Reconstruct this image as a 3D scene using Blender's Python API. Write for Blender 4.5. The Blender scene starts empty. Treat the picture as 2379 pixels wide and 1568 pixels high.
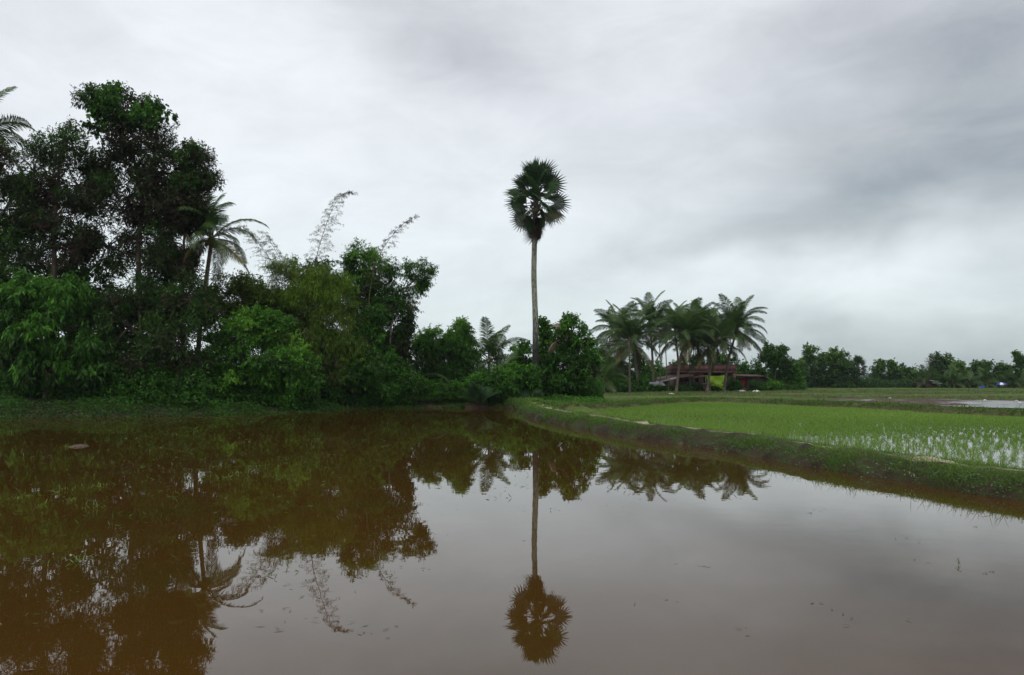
import bpy, math, random
import numpy as np
from math import radians as R, sin, cos, tan, pi, atan2, asin, sqrt
from mathutils import Vector, Matrix
random.seed(7); rng = np.random.default_rng(7)
scene = bpy.context.scene
col = scene.collection

# ------------------------------------------------------------------ camera
CAMZ, FPX, CX, CY, PITCH = 1.7, 1850.0, 1189.5, 784.0, math.atan(101/1850)
cam = bpy.data.cameras.new('camera'); cam_o = bpy.data.objects.new('camera', cam); col.objects.link(cam_o)
cam.sensor_width = 36; cam.lens = FPX/2379*36; cam.clip_start = .05; cam.clip_end = 6000
cam_o.location = (0, 0, CAMZ); cam_o.rotation_euler = (pi/2+PITCH, 0, 0)
scene.camera = cam_o
scene.view_settings.view_transform = 'Standard'; scene.view_settings.look = 'None'
scene.view_settings.exposure = .12; scene.view_settings.gamma = 1
scene.cycles.max_bounces = 6; scene.cycles.transparent_max_bounces = 8
scene.cycles.diffuse_bounces = 3; scene.cycles.glossy_bounces = 3; scene.cycles.transmission_bounces = 2; scene.cycles.volume_bounces = 0

def ray(u, v):
    x = (u-CX)/FPX; y = (CY-v)/FPX
    return np.array([x, cos(PITCH)-y*sin(PITCH), sin(PITCH)+y*cos(PITCH)])
def Wp(u, v, Y):
    d = ray(u, v); p = d*(Y/d[1]); p[2] += CAMZ; return p
def Gp(u, v, z=0.):
    d = ray(u, v); t = (z-CAMZ)/d[2]; return np.array([d[0]*t, d[1]*t, z])

# ------------------------------------------------------------------ world sky
SUN_EL, SUN_AZ = 52, 200   # azimuth clockwise from +Y (behind the viewer, a little left)
w = bpy.data.worlds.new('World'); scene.world = w; w.use_nodes = True
nt = w.node_tree; nt.nodes.clear(); L = nt.links
def wn(t, **k):
    n = nt.nodes.new(t)
    for a, b in k.items(): setattr(n, a, b)
    return n
def wmath(op, a, b=None, c=None, clamp=False):
    n = wn('ShaderNodeMath', operation=op); n.use_clamp = clamp
    for i, x in enumerate((a, b, c)):
        if x is None: continue
        if isinstance(x, (int, float)): n.inputs[i].default_value = x
        else: L.new(x, n.inputs[i])
    return n.outputs[0]
tc = wn('ShaderNodeTexCoord'); sp = wn('ShaderNodeSeparateXYZ'); L.new(tc.outputs['Generated'], sp.inputs[0])
az = wmath('ARCTAN2', sp.outputs[0], sp.outputs[1]); el = wmath('ARCSINE', sp.outputs[2])
elm = wmath('ABSOLUTE', el)
cmb = wn('ShaderNodeCombineXYZ'); L.new(az, cmb.inputs[0]); L.new(wmath('MULTIPLY', elm, 1.7), cmb.inputs[1])
rotm = wn('ShaderNodeMapping'); rotm.inputs['Rotation'].default_value = (0, 0, R(-22)); rotm.inputs['Scale'].default_value = (1.0, 1.35, 1); L.new(cmb.outputs[0], rotm.inputs[0])
n1 = wn('ShaderNodeTexNoise'); n1.inputs['Scale'].default_value = 3.2; n1.inputs['Detail'].default_value = 5; n1.inputs['Roughness'].default_value = .58; n1.inputs['Distortion'].default_value = .5
L.new(rotm.outputs[0], n1.inputs[0])
n2 = wn('ShaderNodeTexNoise'); n2.inputs['Scale'].default_value = 7; n2.inputs['Detail'].default_value = 6; n2.inputs['Roughness'].default_value = .62; n2.inputs['Distortion'].default_value = .6
L.new(rotm.outputs[0], n2.inputs[0])
nw = wn('ShaderNodeTexNoise'); nw.inputs['Scale'].default_value = 4.5; nw.inputs['Detail'].default_value = 4
L.new(cmb.outputs[0], nw.inputs[0])
nws = wn('ShaderNodeSeparateColor'); L.new(nw.outputs['Color'], nws.inputs[0])
azw = wmath('ADD', az, wmath('MULTIPLY', wmath('SUBTRACT', nws.outputs[0], .5), .20))
elw = wmath('ADD', elm, wmath('MULTIPLY', wmath('SUBTRACT', nws.outputs[1], .5), .16))
def blob(u, v, ru, rv, rot, amp):
    d = ray(u, v); d = d/np.linalg.norm(d); a0 = atan2(d[0], d[1]); e0 = asin(d[2])
    da = wmath('SUBTRACT', azw, a0); de = wmath('SUBTRACT', elw, e0)
    c, s = cos(R(rot)), sin(R(rot))
    x = wmath('MULTIPLY', wmath('ADD', wmath('MULTIPLY', da, c), wmath('MULTIPLY', de, s)), FPX/ru)
    y = wmath('MULTIPLY', wmath('ADD', wmath('MULTIPLY', da, -s), wmath('MULTIPLY', de, c)), FPX/rv)
    r2 = wmath('ADD', wmath('MULTIPLY', x, x), wmath('MULTIPLY', y, y))
    return wmath('MULTIPLY', wmath('POWER', 2.718, wmath('MULTIPLY', r2, -1.)), amp)
B = wmath('ADD', .80, wmath('MULTIPLY', wmath('SUBTRACT', n1.outputs[0], .5), .24))
B = wmath('ADD', B, wmath('MULTIPLY', wmath('SUBTRACT', n2.outputs[0], .5), .24))
for b in [(450, 260, 520, 330, 10, .09), (30, 80, 300, 240, 0, -.05), (1060, 50, 290, 150, -25, -.20), (2230, 200, 430, 330, 20, -.35),
          (1800, 515, 480, 75, 14, -.11), (1620, 560, 300, 70, 14, -.06), (2160, 590, 300, 70, 18, .17), (1420, 200, 300, 200, 0, -.02),
          (2300, 850, 700, 110, 3, -.24), (1500, 880, 1200, 150, 0, -.14), (1230, 560, 400, 200, 0, .04), (2379, 460, 160, 110, 0, -.14), (1600, 690, 420, 60, 10, .08)]:
    B = wmath('ADD', B, blob(*b))
# the overcast brightens towards the zenith and behind the viewer, where the sun is
up = wn('ShaderNodeMapRange'); up.interpolation_type = 'SMOOTHSTEP'; L.new(elm, up.inputs[0]); up.inputs[1].default_value = R(30); up.inputs[2].default_value = R(75); up.inputs[3].default_value = 0; up.inputs[4].default_value = .35
B = wmath('ADD', B, up.outputs[0])
B = wmath('MAXIMUM', B, .16)
hue = wn('ShaderNodeValToRGB'); L.new(wmath('MULTIPLY', B, 1.0), hue.inputs[0])
er = hue.color_ramp; er.elements[0].position = .2; er.elements[0].color = (.88, 1.0, 1.18, 1)
er.elements[1].position = .95; er.elements[1].color = (.97, 1.0, 1.035, 1)
e = er.elements.new(.5); e.color = (.94, 1.0, 1.05, 1)
cyan = wn('ShaderNodeMapRange'); L.new(elm, cyan.inputs[0]); cyan.inputs[1].default_value = R(2); cyan.inputs[2].default_value = R(22); cyan.inputs[3].default_value = 1; cyan.inputs[4].default_value = 0
tint = wn('ShaderNodeMixRGB'); tint.inputs[1].default_value = (1.0, .995, 1.015, 1); tint.inputs[2].default_value = (.95, 1.02, 1.0, 1); L.new(cyan.outputs[0], tint.inputs[0])
mul = wn('ShaderNodeMixRGB', blend_type='MULTIPLY'); mul.inputs[0].default_value = 1; L.new(hue.outputs[0], mul.inputs[1]); L.new(tint.outputs[0], mul.inputs[2])
bg1 = wn('ShaderNodeBackground'); L.new(mul.outputs[0], bg1.inputs[0]); L.new(B, bg1.inputs[1])
sky = wn('ShaderNodeTexSky', sky_type='NISHITA'); sky.sun_disc = False; sky.sun_elevation = R(SUN_EL); sky.sun_rotation = R(SUN_AZ)
bg2 = wn('ShaderNodeBackground'); L.new(sky.outputs[0], bg2.inputs[0]); bg2.inputs[1].default_value = .08
mx = wn('ShaderNodeMixShader'); mx.inputs[0].default_value = .93; L.new(bg2.outputs[0], mx.inputs[1]); L.new(bg1.outputs[0], mx.inputs[2])
wo = wn('ShaderNodeOutputWorld'); L.new(mx.outputs[0], wo.inputs[0])

sun = bpy.data.lights.new('sun', 'SUN'); sun.energy = .9; sun.angle = R(20); sun.color = (1, .96, .9)
so = bpy.data.objects.new('sun', sun); col.objects.link(so)
sd = Vector((sin(R(SUN_AZ))*cos(R(SUN_EL)), cos(R(SUN_AZ))*cos(R(SUN_EL)), sin(R(SUN_EL))))
so.rotation_euler = sd.to_track_quat('Z', 'Y').to_euler()

# ------------------------------------------------------------------ materials
def newmat(name):
    m = bpy.data.materials.new(name); m.use_nodes = True; m.node_tree.nodes.clear()
    return m, m.node_tree.nodes, m.node_tree.links
def ramp(N, stops, interp='LINEAR'):
    r = N.new('ShaderNodeValToRGB'); cr = r.color_ramp; cr.interpolation = interp
    while len(cr.elements) < len(stops): cr.elements.new(.5)
    for e, (p, c) in zip(cr.elements, stops):
        e.position = p; e.color = (*c, 1)
    return r
def leafmat(name, stops, trans=.28, gloss=.05, rough=.45):
    m, N, K = newmat(name)
    a = N.new('ShaderNodeAttribute'); a.attribute_name = 'tone'
    r = ramp(N, stops); K.new(a.outputs['Fac'], r.inputs[0])
    d = N.new('ShaderNodeBsdfDiffuse'); K.new(r.outputs[0], d.inputs[0])
    hs = N.new('ShaderNodeHueSaturation'); hs.inputs['Hue'].default_value = .485; hs.inputs['Value'].default_value = 1.5; K.new(r.outputs[0], hs.inputs['Color'])
    t = N.new('ShaderNodeBsdfTranslucent'); K.new(hs.outputs[0], t.inputs[0])
    mx = N.new('ShaderNodeMixShader'); mx.inputs[0].default_value = trans; K.new(d.outputs[0], mx.inputs[1]); K.new(t.outputs[0], mx.inputs[2])
    g = N.new('ShaderNodeBsdfGlossy'); g.inputs['Roughness'].default_value = rough
    m2 = N.new('ShaderNodeMixShader'); m2.inputs[0].default_value = gloss; K.new(mx.outputs[0], m2.inputs[1]); K.new(g.outputs[0], m2.inputs[2])
    o = N.new('ShaderNodeOutputMaterial'); K.new(m2.outputs[0], o.inputs[0]); return m
def noisemat(name, stops, scale=3, detail=6, rough=.9, bump=.3, stretch=(1, 1, 1), spec=.2, bscale=None, metal=0, dist=.2, attr=None):
    m, N, K = newmat(name)
    tcn = N.new('ShaderNodeTexCoord'); mp = N.new('ShaderNodeMapping'); mp.inputs['Scale'].default_value = stretch; K.new(tcn.outputs['Object'], mp.inputs[0])
    n = N.new('ShaderNodeTexNoise'); n.inputs['Scale'].default_value = scale; n.inputs['Detail'].default_value = detail; n.inputs['Roughness'].default_value = .6; n.inputs['Distortion'].default_value = dist
    K.new(mp.outputs[0], n.inputs[0])
    r = ramp(N, stops); K.new(n.outputs[0], r.inputs[0])
    p = N.new('ShaderNodeBsdfPrincipled'); K.new(r.outputs[0], p.inputs['Base Color'])
    p.inputs['Roughness'].default_value = rough; p.inputs['Specular IOR Level'].default_value = spec; p.inputs['Metallic'].default_value = metal
    n2 = N.new('ShaderNodeTexNoise'); n2.inputs['Scale'].default_value = bscale or scale*3; n2.inputs['Detail'].default_value = 5; K.new(mp.outputs[0], n2.inputs[0])
    b = N.new('ShaderNodeBump'); b.inputs['Strength'].default_value = bump; b.inputs['Distance'].default_value = .05; K.new(n2.outputs[0], b.inputs['Height']); K.new(b.outputs[0], p.inputs['Normal'])
    o = N.new('ShaderNodeOutputMaterial'); K.new(p.outputs[0], o.inputs[0])
    if attr:
        a = N.new('ShaderNodeAttribute'); a.attribute_name = 'tone'
        mr = N.new('ShaderNodeMixRGB'); mr.inputs[2].default_value = (*attr, 1); K.new(r.outputs[0], mr.inputs[1])
        mm = N.new('ShaderNodeMath'); mm.operation = 'MULTIPLY'; K.new(a.outputs['Fac'], mm.inputs[0])
        rr = ramp(N, [(.46, (0, 0, 0)), (.58, (1, 1, 1))]); K.new(n2.outputs[0], rr.inputs[0])
        n3 = N.new('ShaderNodeTexNoise'); n3.inputs['Scale'].default_value = .45; n3.inputs['Detail'].default_value = 4; K.new(tcn.outputs['Object'], n3.inputs[0]); K.new(n3.outputs[0], rr.inputs[0])
        K.new(rr.outputs[0], mm.inputs[1]); K.new(mm.outputs[0], mr.inputs[0]); K.new(mr.outputs[0], p.inputs['Base Color'])
    return m

M = {}
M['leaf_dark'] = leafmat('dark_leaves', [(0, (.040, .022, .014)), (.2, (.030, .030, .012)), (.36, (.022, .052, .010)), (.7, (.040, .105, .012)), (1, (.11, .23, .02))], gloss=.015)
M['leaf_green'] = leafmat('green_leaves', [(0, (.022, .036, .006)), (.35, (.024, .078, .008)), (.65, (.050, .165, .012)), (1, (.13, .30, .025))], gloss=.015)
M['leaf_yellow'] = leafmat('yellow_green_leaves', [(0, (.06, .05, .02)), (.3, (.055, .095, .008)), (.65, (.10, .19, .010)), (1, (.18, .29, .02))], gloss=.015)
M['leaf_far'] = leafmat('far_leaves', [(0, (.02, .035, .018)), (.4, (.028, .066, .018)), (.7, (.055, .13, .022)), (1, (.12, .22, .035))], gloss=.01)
M['bamboo_leaf'] = leafmat('bamboo_leaves', [(0, (.07, .055, .04)), (.5, (.09, .09, .05)), (1, (.12, .17, .05))], gloss=.02)
M['palm_leaf'] = leafmat('palm_leaves', [(0, (.13, .085, .03)), (.25, (.10, .10, .03)), (.5, (.032, .076, .016)), (1, (.07, .14, .025))], trans=.25, gloss=.025, rough=.4)
M['fan_leaf'] = leafmat('fan_leaves', [(0, (.045, .028, .02)), (.3, (.06, .055, .025)), (.55, (.026, .060, .022)), (1, (.06, .12, .035))], trans=.2, gloss=.012, rough=.5)
M['dead_leaf'] = leafmat('dead_fronds', [(0, (.09, .05, .03)), (1, (.28, .19, .13))], trans=.15)
M['grass'] = leafmat('grass_blades', [(0, (.10, .075, .03)), (.3, (.06, .085, .02)), (.6, (.055, .13, .018)), (1, (.13, .22, .035))], gloss=.02)
M['rice'] = leafmat('rice_blades', [(0, (.085, .165, .024)), (.5, (.125, .245, .032)), (1, (.22, .35, .07))], trans=.35, gloss=.02)
M['weed'] = leafmat('weed_leaves', [(0, (.05, .08, .03)), (.5, (.05, .13, .025)), (1, (.20, .25, .15))], gloss=.04)
M['bark'] = noisemat('bark', [(.3, (.035, .026, .02)), (.7, (.11, .085, .065))], 6, bump=.8, stretch=(1, 1, .3))
M['bark_pale'] = noisemat('pale_bark', [(.3, (.10, .085, .065)), (.7, (.26, .22, .17))], 5, bump=.6, stretch=(1, 1, .4))
M['palm_bark'] = noisemat('palm_bark', [(.3, (.07, .055, .04)), (.7, (.20, .165, .125))], 4, bump=.8, stretch=(1, 1, 3))
M['culm'] = noisemat('bamboo_culm', [(.3, (.08, .075, .045)), (.7, (.13, .12, .07))], 5, bump=.2)

# ------------------------------------------------------------------ mesh tools
def unit(a): return a/np.maximum(np.linalg.norm(a, axis=-1, keepdims=True), 1e-9)
class MB:
    def __init__(s): s.V = []; s.F = []; s.T = []; s.n = 0
    def add(s, V, F, tone=.5):
        V = np.asarray(V, dtype=np.float32).reshape(-1, 3); F = np.asarray(F, dtype=np.int64)
        if F.shape[1] == 3: F = np.concatenate([F, -np.ones((len(F), 1), dtype=np.int64)-s.n], axis=1)
        s.V.append(V); s.F.append(F+s.n); s.T.append(np.broadcast_to(np.asarray(tone, dtype=np.float32), (len(F),)).copy()); s.n += len(V)
    def box(s, c, d, rz=0, tone=.5):
        x, y, z = np.array(d)/2
        V = np.array([[-x,-y,-z],[x,-y,-z],[x,y,-z],[-x,y,-z],[-x,-y,z],[x,-y,z],[x,y,z],[-x,y,z]])
        if rz: cc, ss = cos(rz), sin(rz); V = V@np.array([[cc, ss, 0], [-ss, cc, 0], [0, 0, 1]])
        s.add(V+np.array(c), [[0,3,2,1],[4,5,6,7],[0,1,5,4],[1,2,6,5],[2,3,7,6],[3,0,4,7]], tone)
    def slab(s, P, th, tone=.5):
        """a panel from four corners (counter-clockwise), th thick along its normal"""
        P = np.array(P, dtype=float); n = unit(np.cross(P[1]-P[0], P[3]-P[0])); Q = P-n*th
        s.add(np.concatenate([P, Q]), [[0,1,2,3],[7,6,5,4],[0,4,5,1],[1,5,6,2],[2,6,7,3],[3,7,4,0]], tone)
    def tube(s, P, r, sides=6, tone=.5, cap=True):
        P = np.asarray(P, dtype=float); n = len(P); r = np.broadcast_to(np.asarray(r, dtype=float), (n,))
        T = np.gradient(P, axis=0); T = unit(T)
        ref = np.array([1., 0, 0]) if abs(T[0][0]) < .8 else np.array([0, 1., 0])
        A = unit(np.cross(T, ref)); Bv = np.cross(T, A)
        an = np.arange(sides)*2*pi/sides
        V = P[:, None]+r[:, None, None]*(np.cos(an)[None, :, None]*A[:, None]+np.sin(an)[None, :, None]*Bv[:, None])
        V = V.reshape(-1, 3); i = np.arange(n-1)[:, None]*sides; j = np.arange(sides)[None]; k = (j+1) % sides
        F = np.stack([i+j, i+k, i+sides+k, i+sides+j], -1).reshape(-1, 4)
        s.add(V, F, tone)
        if cap:
            s.add(np.concatenate([V[-sides:], P[-1:]+T[-1:]*r[-1]*.3]), [[a, (a+1) % sides, sides] for a in range(sides)], tone)
    def build(s, name, mat, parent=None, smooth=False, loc=None, tone_attr=True):
        V = np.concatenate(s.V); F = np.concatenate(s.F); T = np.concatenate(s.T)
        if loc is not None: V = V-np.asarray(loc, dtype=np.float32)
        tri = F[:, 3] < 0; cnt = np.where(tri, 3, 4); me = bpy.data.meshes.new(name)
        me.vertices.add(len(V)); me.vertices.foreach_set('co', V.astype(np.float32).ravel())
        flat = F.ravel()[F.ravel() >= 0]
        me.loops.add(len(flat)); me.loops.foreach_set('vertex_index', flat.astype(np.int32))
        me.polygons.add(len(F)); st = np.concatenate([[0], np.cumsum(cnt)[:-1]]).astype(np.int32)
        me.polygons.foreach_set('loop_start', st)
        if smooth: me.polygons.foreach_set('use_smooth', np.ones(len(F), dtype=bool))
        if tone_attr:
            a = me.attributes.new('tone', 'FLOAT', 'FACE'); a.data.foreach_set('value', T)
        me.update(calc_edges=True); me.validate()
        me.materials.append(mat)
        o = bpy.data.objects.new(name, me); col.objects.link(o)
        if loc is not None: o.location = Vector([float(x) for x in loc])
        if parent: o.parent = parent; o.location = (0, 0, 0)
        return o
def tag(o, label=None, cat=None, group=None, kind=None):
    for k, v in (('label', label), ('category', cat), ('group', group), ('kind', kind)):
        if v: o[k] = v
    return o
def empty(name, loc, rz=0):
    o = bpy.data.objects.new(name, None); col.objects.link(o); o.location = Vector([float(x) for x in loc]); o.rotation_euler = (0, 0, rz); o.empty_display_size = .3
    return o
def rdirs(n): return unit(rng.normal(size=(n, 3)))
def leafq(mb, P, D, Nn, Ln, Wd, tone, fold=.12, droop=.12):
    D = unit(D); S = unit(np.cross(D, Nn)); Nn = np.cross(S, D); Ln = np.asarray(Ln)[:, None]; Wd = np.asarray(Wd)[:, None]
    mid = P+D*Ln*.45
    V = np.stack([P, mid+S*Wd/2+Nn*Wd*fold, P+D*Ln-np.array([0, 0, 1.])*Ln*droop, mid-S*Wd/2+Nn*Wd*fold], 1)
    n = len(P); mb.add(V.reshape(-1, 3), np.arange(4*n).reshape(n, 4), tone)

# ------------------------------------------------------------------ ground heights
def inpoly(x, y, poly):
    x = np.asarray(x); y = np.asarray(y); res = np.zeros(x.shape, bool); n = len(poly); j = n-1
    for i in range(n):
        xi, yi = poly[i]; xj, yj = poly[j]
        c = ((yi > y) != (yj > y)) & (x < (xj-xi)*(y-yi)/(yj-yi+1e-12)+xi); res ^= c; j = i
    return res
def pdist(x, y, poly, closed=True):
    d = np.full(np.shape(x), 1e9); n = len(poly)
    for i in range(n if closed else n-1):
        a = np.array(poly[i]); b = np.array(poly[(i+1) % n]); ab = b-a
        t = np.clip(((x-a[0])*ab[0]+(y-a[1])*ab[1])/(ab@ab+1e-12), 0, 1)
        d = np.minimum(d, np.hypot(x-a[0]-t*ab[0], y-a[1]-t*ab[1]))
    return d
def g2(u, v, z=0.): p = Gp(u, v, z); return (p[0], p[1])
water_edge_r = [g2(*q) for q in [(2379, 1156), (2303, 1140), (2103, 1108), (1903, 1080), (1747, 1061), (1587, 1032), (1427, 1009), (1355, 996), (1278, 974), (1225, 958)]]
water_edge_f = [g2(*q) for q in [(1190, 948), (1000, 947), (800, 950), (700, 957), (560, 962), (400, 966), (200, 969), (0, 971)]]
POND = [(14.5, -1.2), (11.5, 5)]+water_edge_r+water_edge_f+[(-60, 34), (-75, -1.2)]
path_pts = [(13.2, 4.5)]+[g2(u, v, z) for u, v, z in [(2379, 1097, .33), (2330, 1089, .33), (2139, 1063, .34), (1890, 1032, .35), (1744, 1010, .36), (1499, 985, .38), (1419, 971, .40), (1326, 958, .42), (1265, 946, .45), (1240, 936, .48), (1237, 929, .5)]]
path_z = [.33]+[.33, .33, .34, .35, .36, .38, .40, .42, .45, .48, .5]
PAD = [(15.5, 5)]+[(x+1.0, y+.25) for x, y in path_pts[1:8]]+[g2(1345, 947, .12), g2(1420, 943, .12), g2(1610, 934, .12), g2(1700, 935, .12), g2(1865, 942, .12), g2(2031, 948, .12), g2(2379, 963, .12), (33, 30), (34, 2), (16, 2)]
MUD = [g2(1890, 931, .33), g2(1960, 927, .33), g2(2200, 927.5, .33), g2(2379, 931, .33), (50, 55), (50, 31), g2(2379, 949, .33), g2(2200, 944, .33), g2(2050, 938, .33)]
def noise2(x, y, s=1.):
    return (np.sin(x*1.3*s+y*.7*s)+np.sin(x*.6*s-y*1.7*s+2)+np.sin(x*2.9*s+y*2.3*s+5)*.5+np.sin(-x*4.1*s+y*3.7*s)*.3)/2.8
def hgt(x, y):
    x = np.asarray(x, float); y = np.asarray(y, float)
    d = pdist(x, y, POND); ins = inpoly(x, y, POND)
    base = .30+np.clip((y-50)/50, 0, 1)*.32
    left = np.clip((-8-x)/6, 0, 1)
    out = np.minimum(base+left*.5, d*(.22+.1*(1-left)))
    h = np.where(ins, -np.minimum(.5, d*.35), out)
    h = h+np.where(ins, 0, noise2(x, y)*.03)
    p = inpoly(x, y, PAD); h = np.where(p, .04+noise2(x, y, .7)*.02, h)
    m = inpoly(x, y, MUD); h = np.where(m, .334+noise2(x*.4, y*1.6, 1.9)*.035+noise2(x, y, .5)*.02+rng.normal(0, .012, x.shape)-.045*np.clip((x-y*.56)/5, -.4, 1), h)
    pd = pdist(x, y, path_pts, False); h = np.where(pd < 1.35, np.minimum(h, -.08), h)
    return h
def axis(a, b, step, grow, lim, neg=None):
    out = list(np.arange(a, b, step)); s = step; v = out[-1]
    while v < lim: s *= grow; v += s; out.append(v)
    if neg is not None:
        s = step; v = out[0]
        while v > neg: s *= grow; v -= s; out.insert(0, v)
    return np.array(out)
gx = axis(-48, 62, .8, 1.25, 2500, -2500); gy = axis(-4, 120, .6, 1.2, 4500, -600)
X, Yg = np.meshgrid(gx, gy); Z = hgt(X, Yg)
Z = np.where((Yg < 1.4) & (np.hypot(X, Yg) < 200), np.maximum(Z, .12), Z)
nx, ny = len(gx), len(gy); i = np.arange(ny-1)[:, None]*nx; j = np.arange(nx-1)[None]
mb = MB(); mb.add(np.stack([X, Yg, Z], -1).reshape(-1, 3), np.stack([i+j, i+j+1, i+nx+j+1, i+nx+j], -1).reshape(-1, 4))
def ground_mat():
    m, N, K = newmat('field_ground')
    tcn = N.new('ShaderNodeTexCoord')
    def nz(scale, detail=5, st=(1, 1, 1)):
        mp = N.new('ShaderNodeMapping'); mp.inputs['Scale'].default_value = st; K.new(tcn.outputs['Object'], mp.inputs[0])
        n = N.new('ShaderNodeTexNoise'); n.inputs['Scale'].default_value = scale; n.inputs['Detail'].default_value = detail; K.new(mp.outputs[0], n.inputs[0]); return n
    a = nz(.08, 4, (1, 2.2, 1)); ra = ramp(N, [(.3, (.040, .060, .014)), (.45, (.060, .105, .016)), (.56, (.085, .145, .020)), (.7, (.085, .085, .03))]); K.new(a.outputs[0], ra.inputs[0])
    b = nz(3, 6); rb = ramp(N, [(.3, (.40, .38, .35)), (.7, (1.25, 1.2, 1.1))]); K.new(b.outputs[0], rb.inputs[0])
    mu = N.new('ShaderNodeMixRGB'); mu.blend_type = 'MULTIPLY'; mu.inputs[0].default_value = 1; K.new(ra.outputs[0], mu.inputs[1]); K.new(rb.outputs[0], mu.inputs[2])
    at = N.new('ShaderNodeAttribute'); at.attribute_name = 'tone'
    mud = ramp(N, [(.3, (.040, .028, .018)), (.7, (.095, .068, .048))]); K.new(b.outputs[0], mud.inputs[0])
    mm = N.new('ShaderNodeMixRGB'); K.new(at.outputs['Fac'], mm.inputs[0]); K.new(mu.outputs[0], mm.inputs[1]); K.new(mud.outputs[0], mm.inputs[2])
    p = N.new('ShaderNodeBsdfPrincipled'); p.inputs['Roughness'].default_value = .9; p.inputs['Specular IOR Level'].default_value = .1; K.new(mm.outputs[0], p.inputs['Base Color'])
    bp = N.new('ShaderNodeBump'); bp.inputs['Strength'].default_value = .6; bp.inputs['Distance'].default_value = .08; K.new(b.outputs[0], bp.inputs['Height']); K.new(bp.outputs[0], p.inputs['Normal'])
    o = N.new('ShaderNodeOutputMaterial'); K.new(p.outputs[0], o.inputs[0]); return m
fc = (X[:-1, :-1]+X[1:, 1:])/2, (Yg[:-1, :-1]+Yg[1:, 1:])/2
mb.T = [((inpoly(fc[0], fc[1], MUD)) | inpoly(fc[0], fc[1], PAD) | inpoly(fc[0], fc[1], POND) | ((pdist(fc[0], fc[1], POND) < .5)) | ((pdist(fc[0], fc[1], POND) < 3.5) & (fc[0] < -3))).astype(np.float32).ravel()]
tag(mb.build('ground', ground_mat(), smooth=True), kind='structure')

def flat(name, poly, z, mat):
    me = bpy.data.meshes.new(name); me.from_pydata([(float(a), float(b), z) for a, b in poly], [], [list(range(len(poly)))]); me.update()
    if me.polygons[0].normal.z < 0: me.flip_normals()
    me.materials.append(mat); o = bpy.data.objects.new(name, me); col.objects.link(o); return tag(o, kind='structure')
def water_mat(name, c1, c2, c3, bump, rscale=(1, 1, 1), spec=.5, rough=.012):
    m, N, K = newmat(name); tcn = N.new('ShaderNodeTexCoord')
    n = N.new('ShaderNodeTexNoise'); n.inputs['Scale'].default_value = .35; n.inputs['Detail'].default_value = 6; K.new(tcn.outputs['Object'], n.inputs[0])
    r = ramp(N, [(.35, c1), (.55, c2), (.72, c3)]); K.new(n.outputs[0], r.inputs[0])
    p = N.new('ShaderNodeBsdfPrincipled'); K.new(r.outputs[0], p.inputs['Base Color']); p.inputs['Roughness'].default_value = rough; p.inputs['IOR'].default_value = 1.333; p.inputs['Specular IOR Level'].default_value = spec
    mp = N.new('ShaderNodeMapping'); mp.inputs['Scale'].default_value = rscale; K.new(tcn.outputs['Object'], mp.inputs[0])
    n2 = N.new('ShaderNodeTexNoise'); n2.inputs['Scale'].default_value = 2.2; n2.inputs['Detail'].default_value = 2; K.new(mp.outputs[0], n2.inputs[0])
    b = N.new('ShaderNodeBump'); b.inputs['Strength'].default_value = 1; b.inputs['Distance'].default_value = bump; K.new(n2.outputs[0], b.inputs['Height']); K.new(b.outputs[0], p.inputs['Normal'])
    o = N.new('ShaderNodeOutputMaterial'); K.new(p.outputs[0], o.inputs[0]); return m
PW = water_mat('muddy_pond_water', (.056, .0262, .0048), (.052, .0265, .005), (.042, .029, .0052), .0007, spec=.6)
bx = [(-90, -4), (20, -4), (20, 75), (-90, 75)]
# pond water: the pond outline pushed out a little so that it runs under banks and bunds
def grow(poly, d):
    P = np.array(poly); n = len(P); out = []
    area = sum(P[i][0]*P[(i+1) % n][1]-P[(i+1) % n][0]*P[i][1] for i in range(n)); s = 1 if area > 0 else -1
    for i in range(n):
        a = P[i]-P[i-1]; b = P[(i+1) % n]-P[i]
        na = np.array([a[1], -a[0]])/np.hypot(*a); nb = np.array([b[1], -b[0]])/np.hypot(*b); nn = unit(na+nb)*s
        out.append(tuple(P[i]+nn*d))
    return out
flat('pond_water', grow(POND, .5), 0., PW)
flat('paddy_water', grow(PAD, .25), .12, water_mat('paddy_water', (.06, .055, .03), (.07, .06, .035), (.08, .07, .04), .003, rough=.05))
flat('mud_field_water', MUD, .337, water_mat('mud_field_water', (.09, .08, .075), (.11, .10, .09), (.12, .11, .10), .01, rough=.22))

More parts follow.
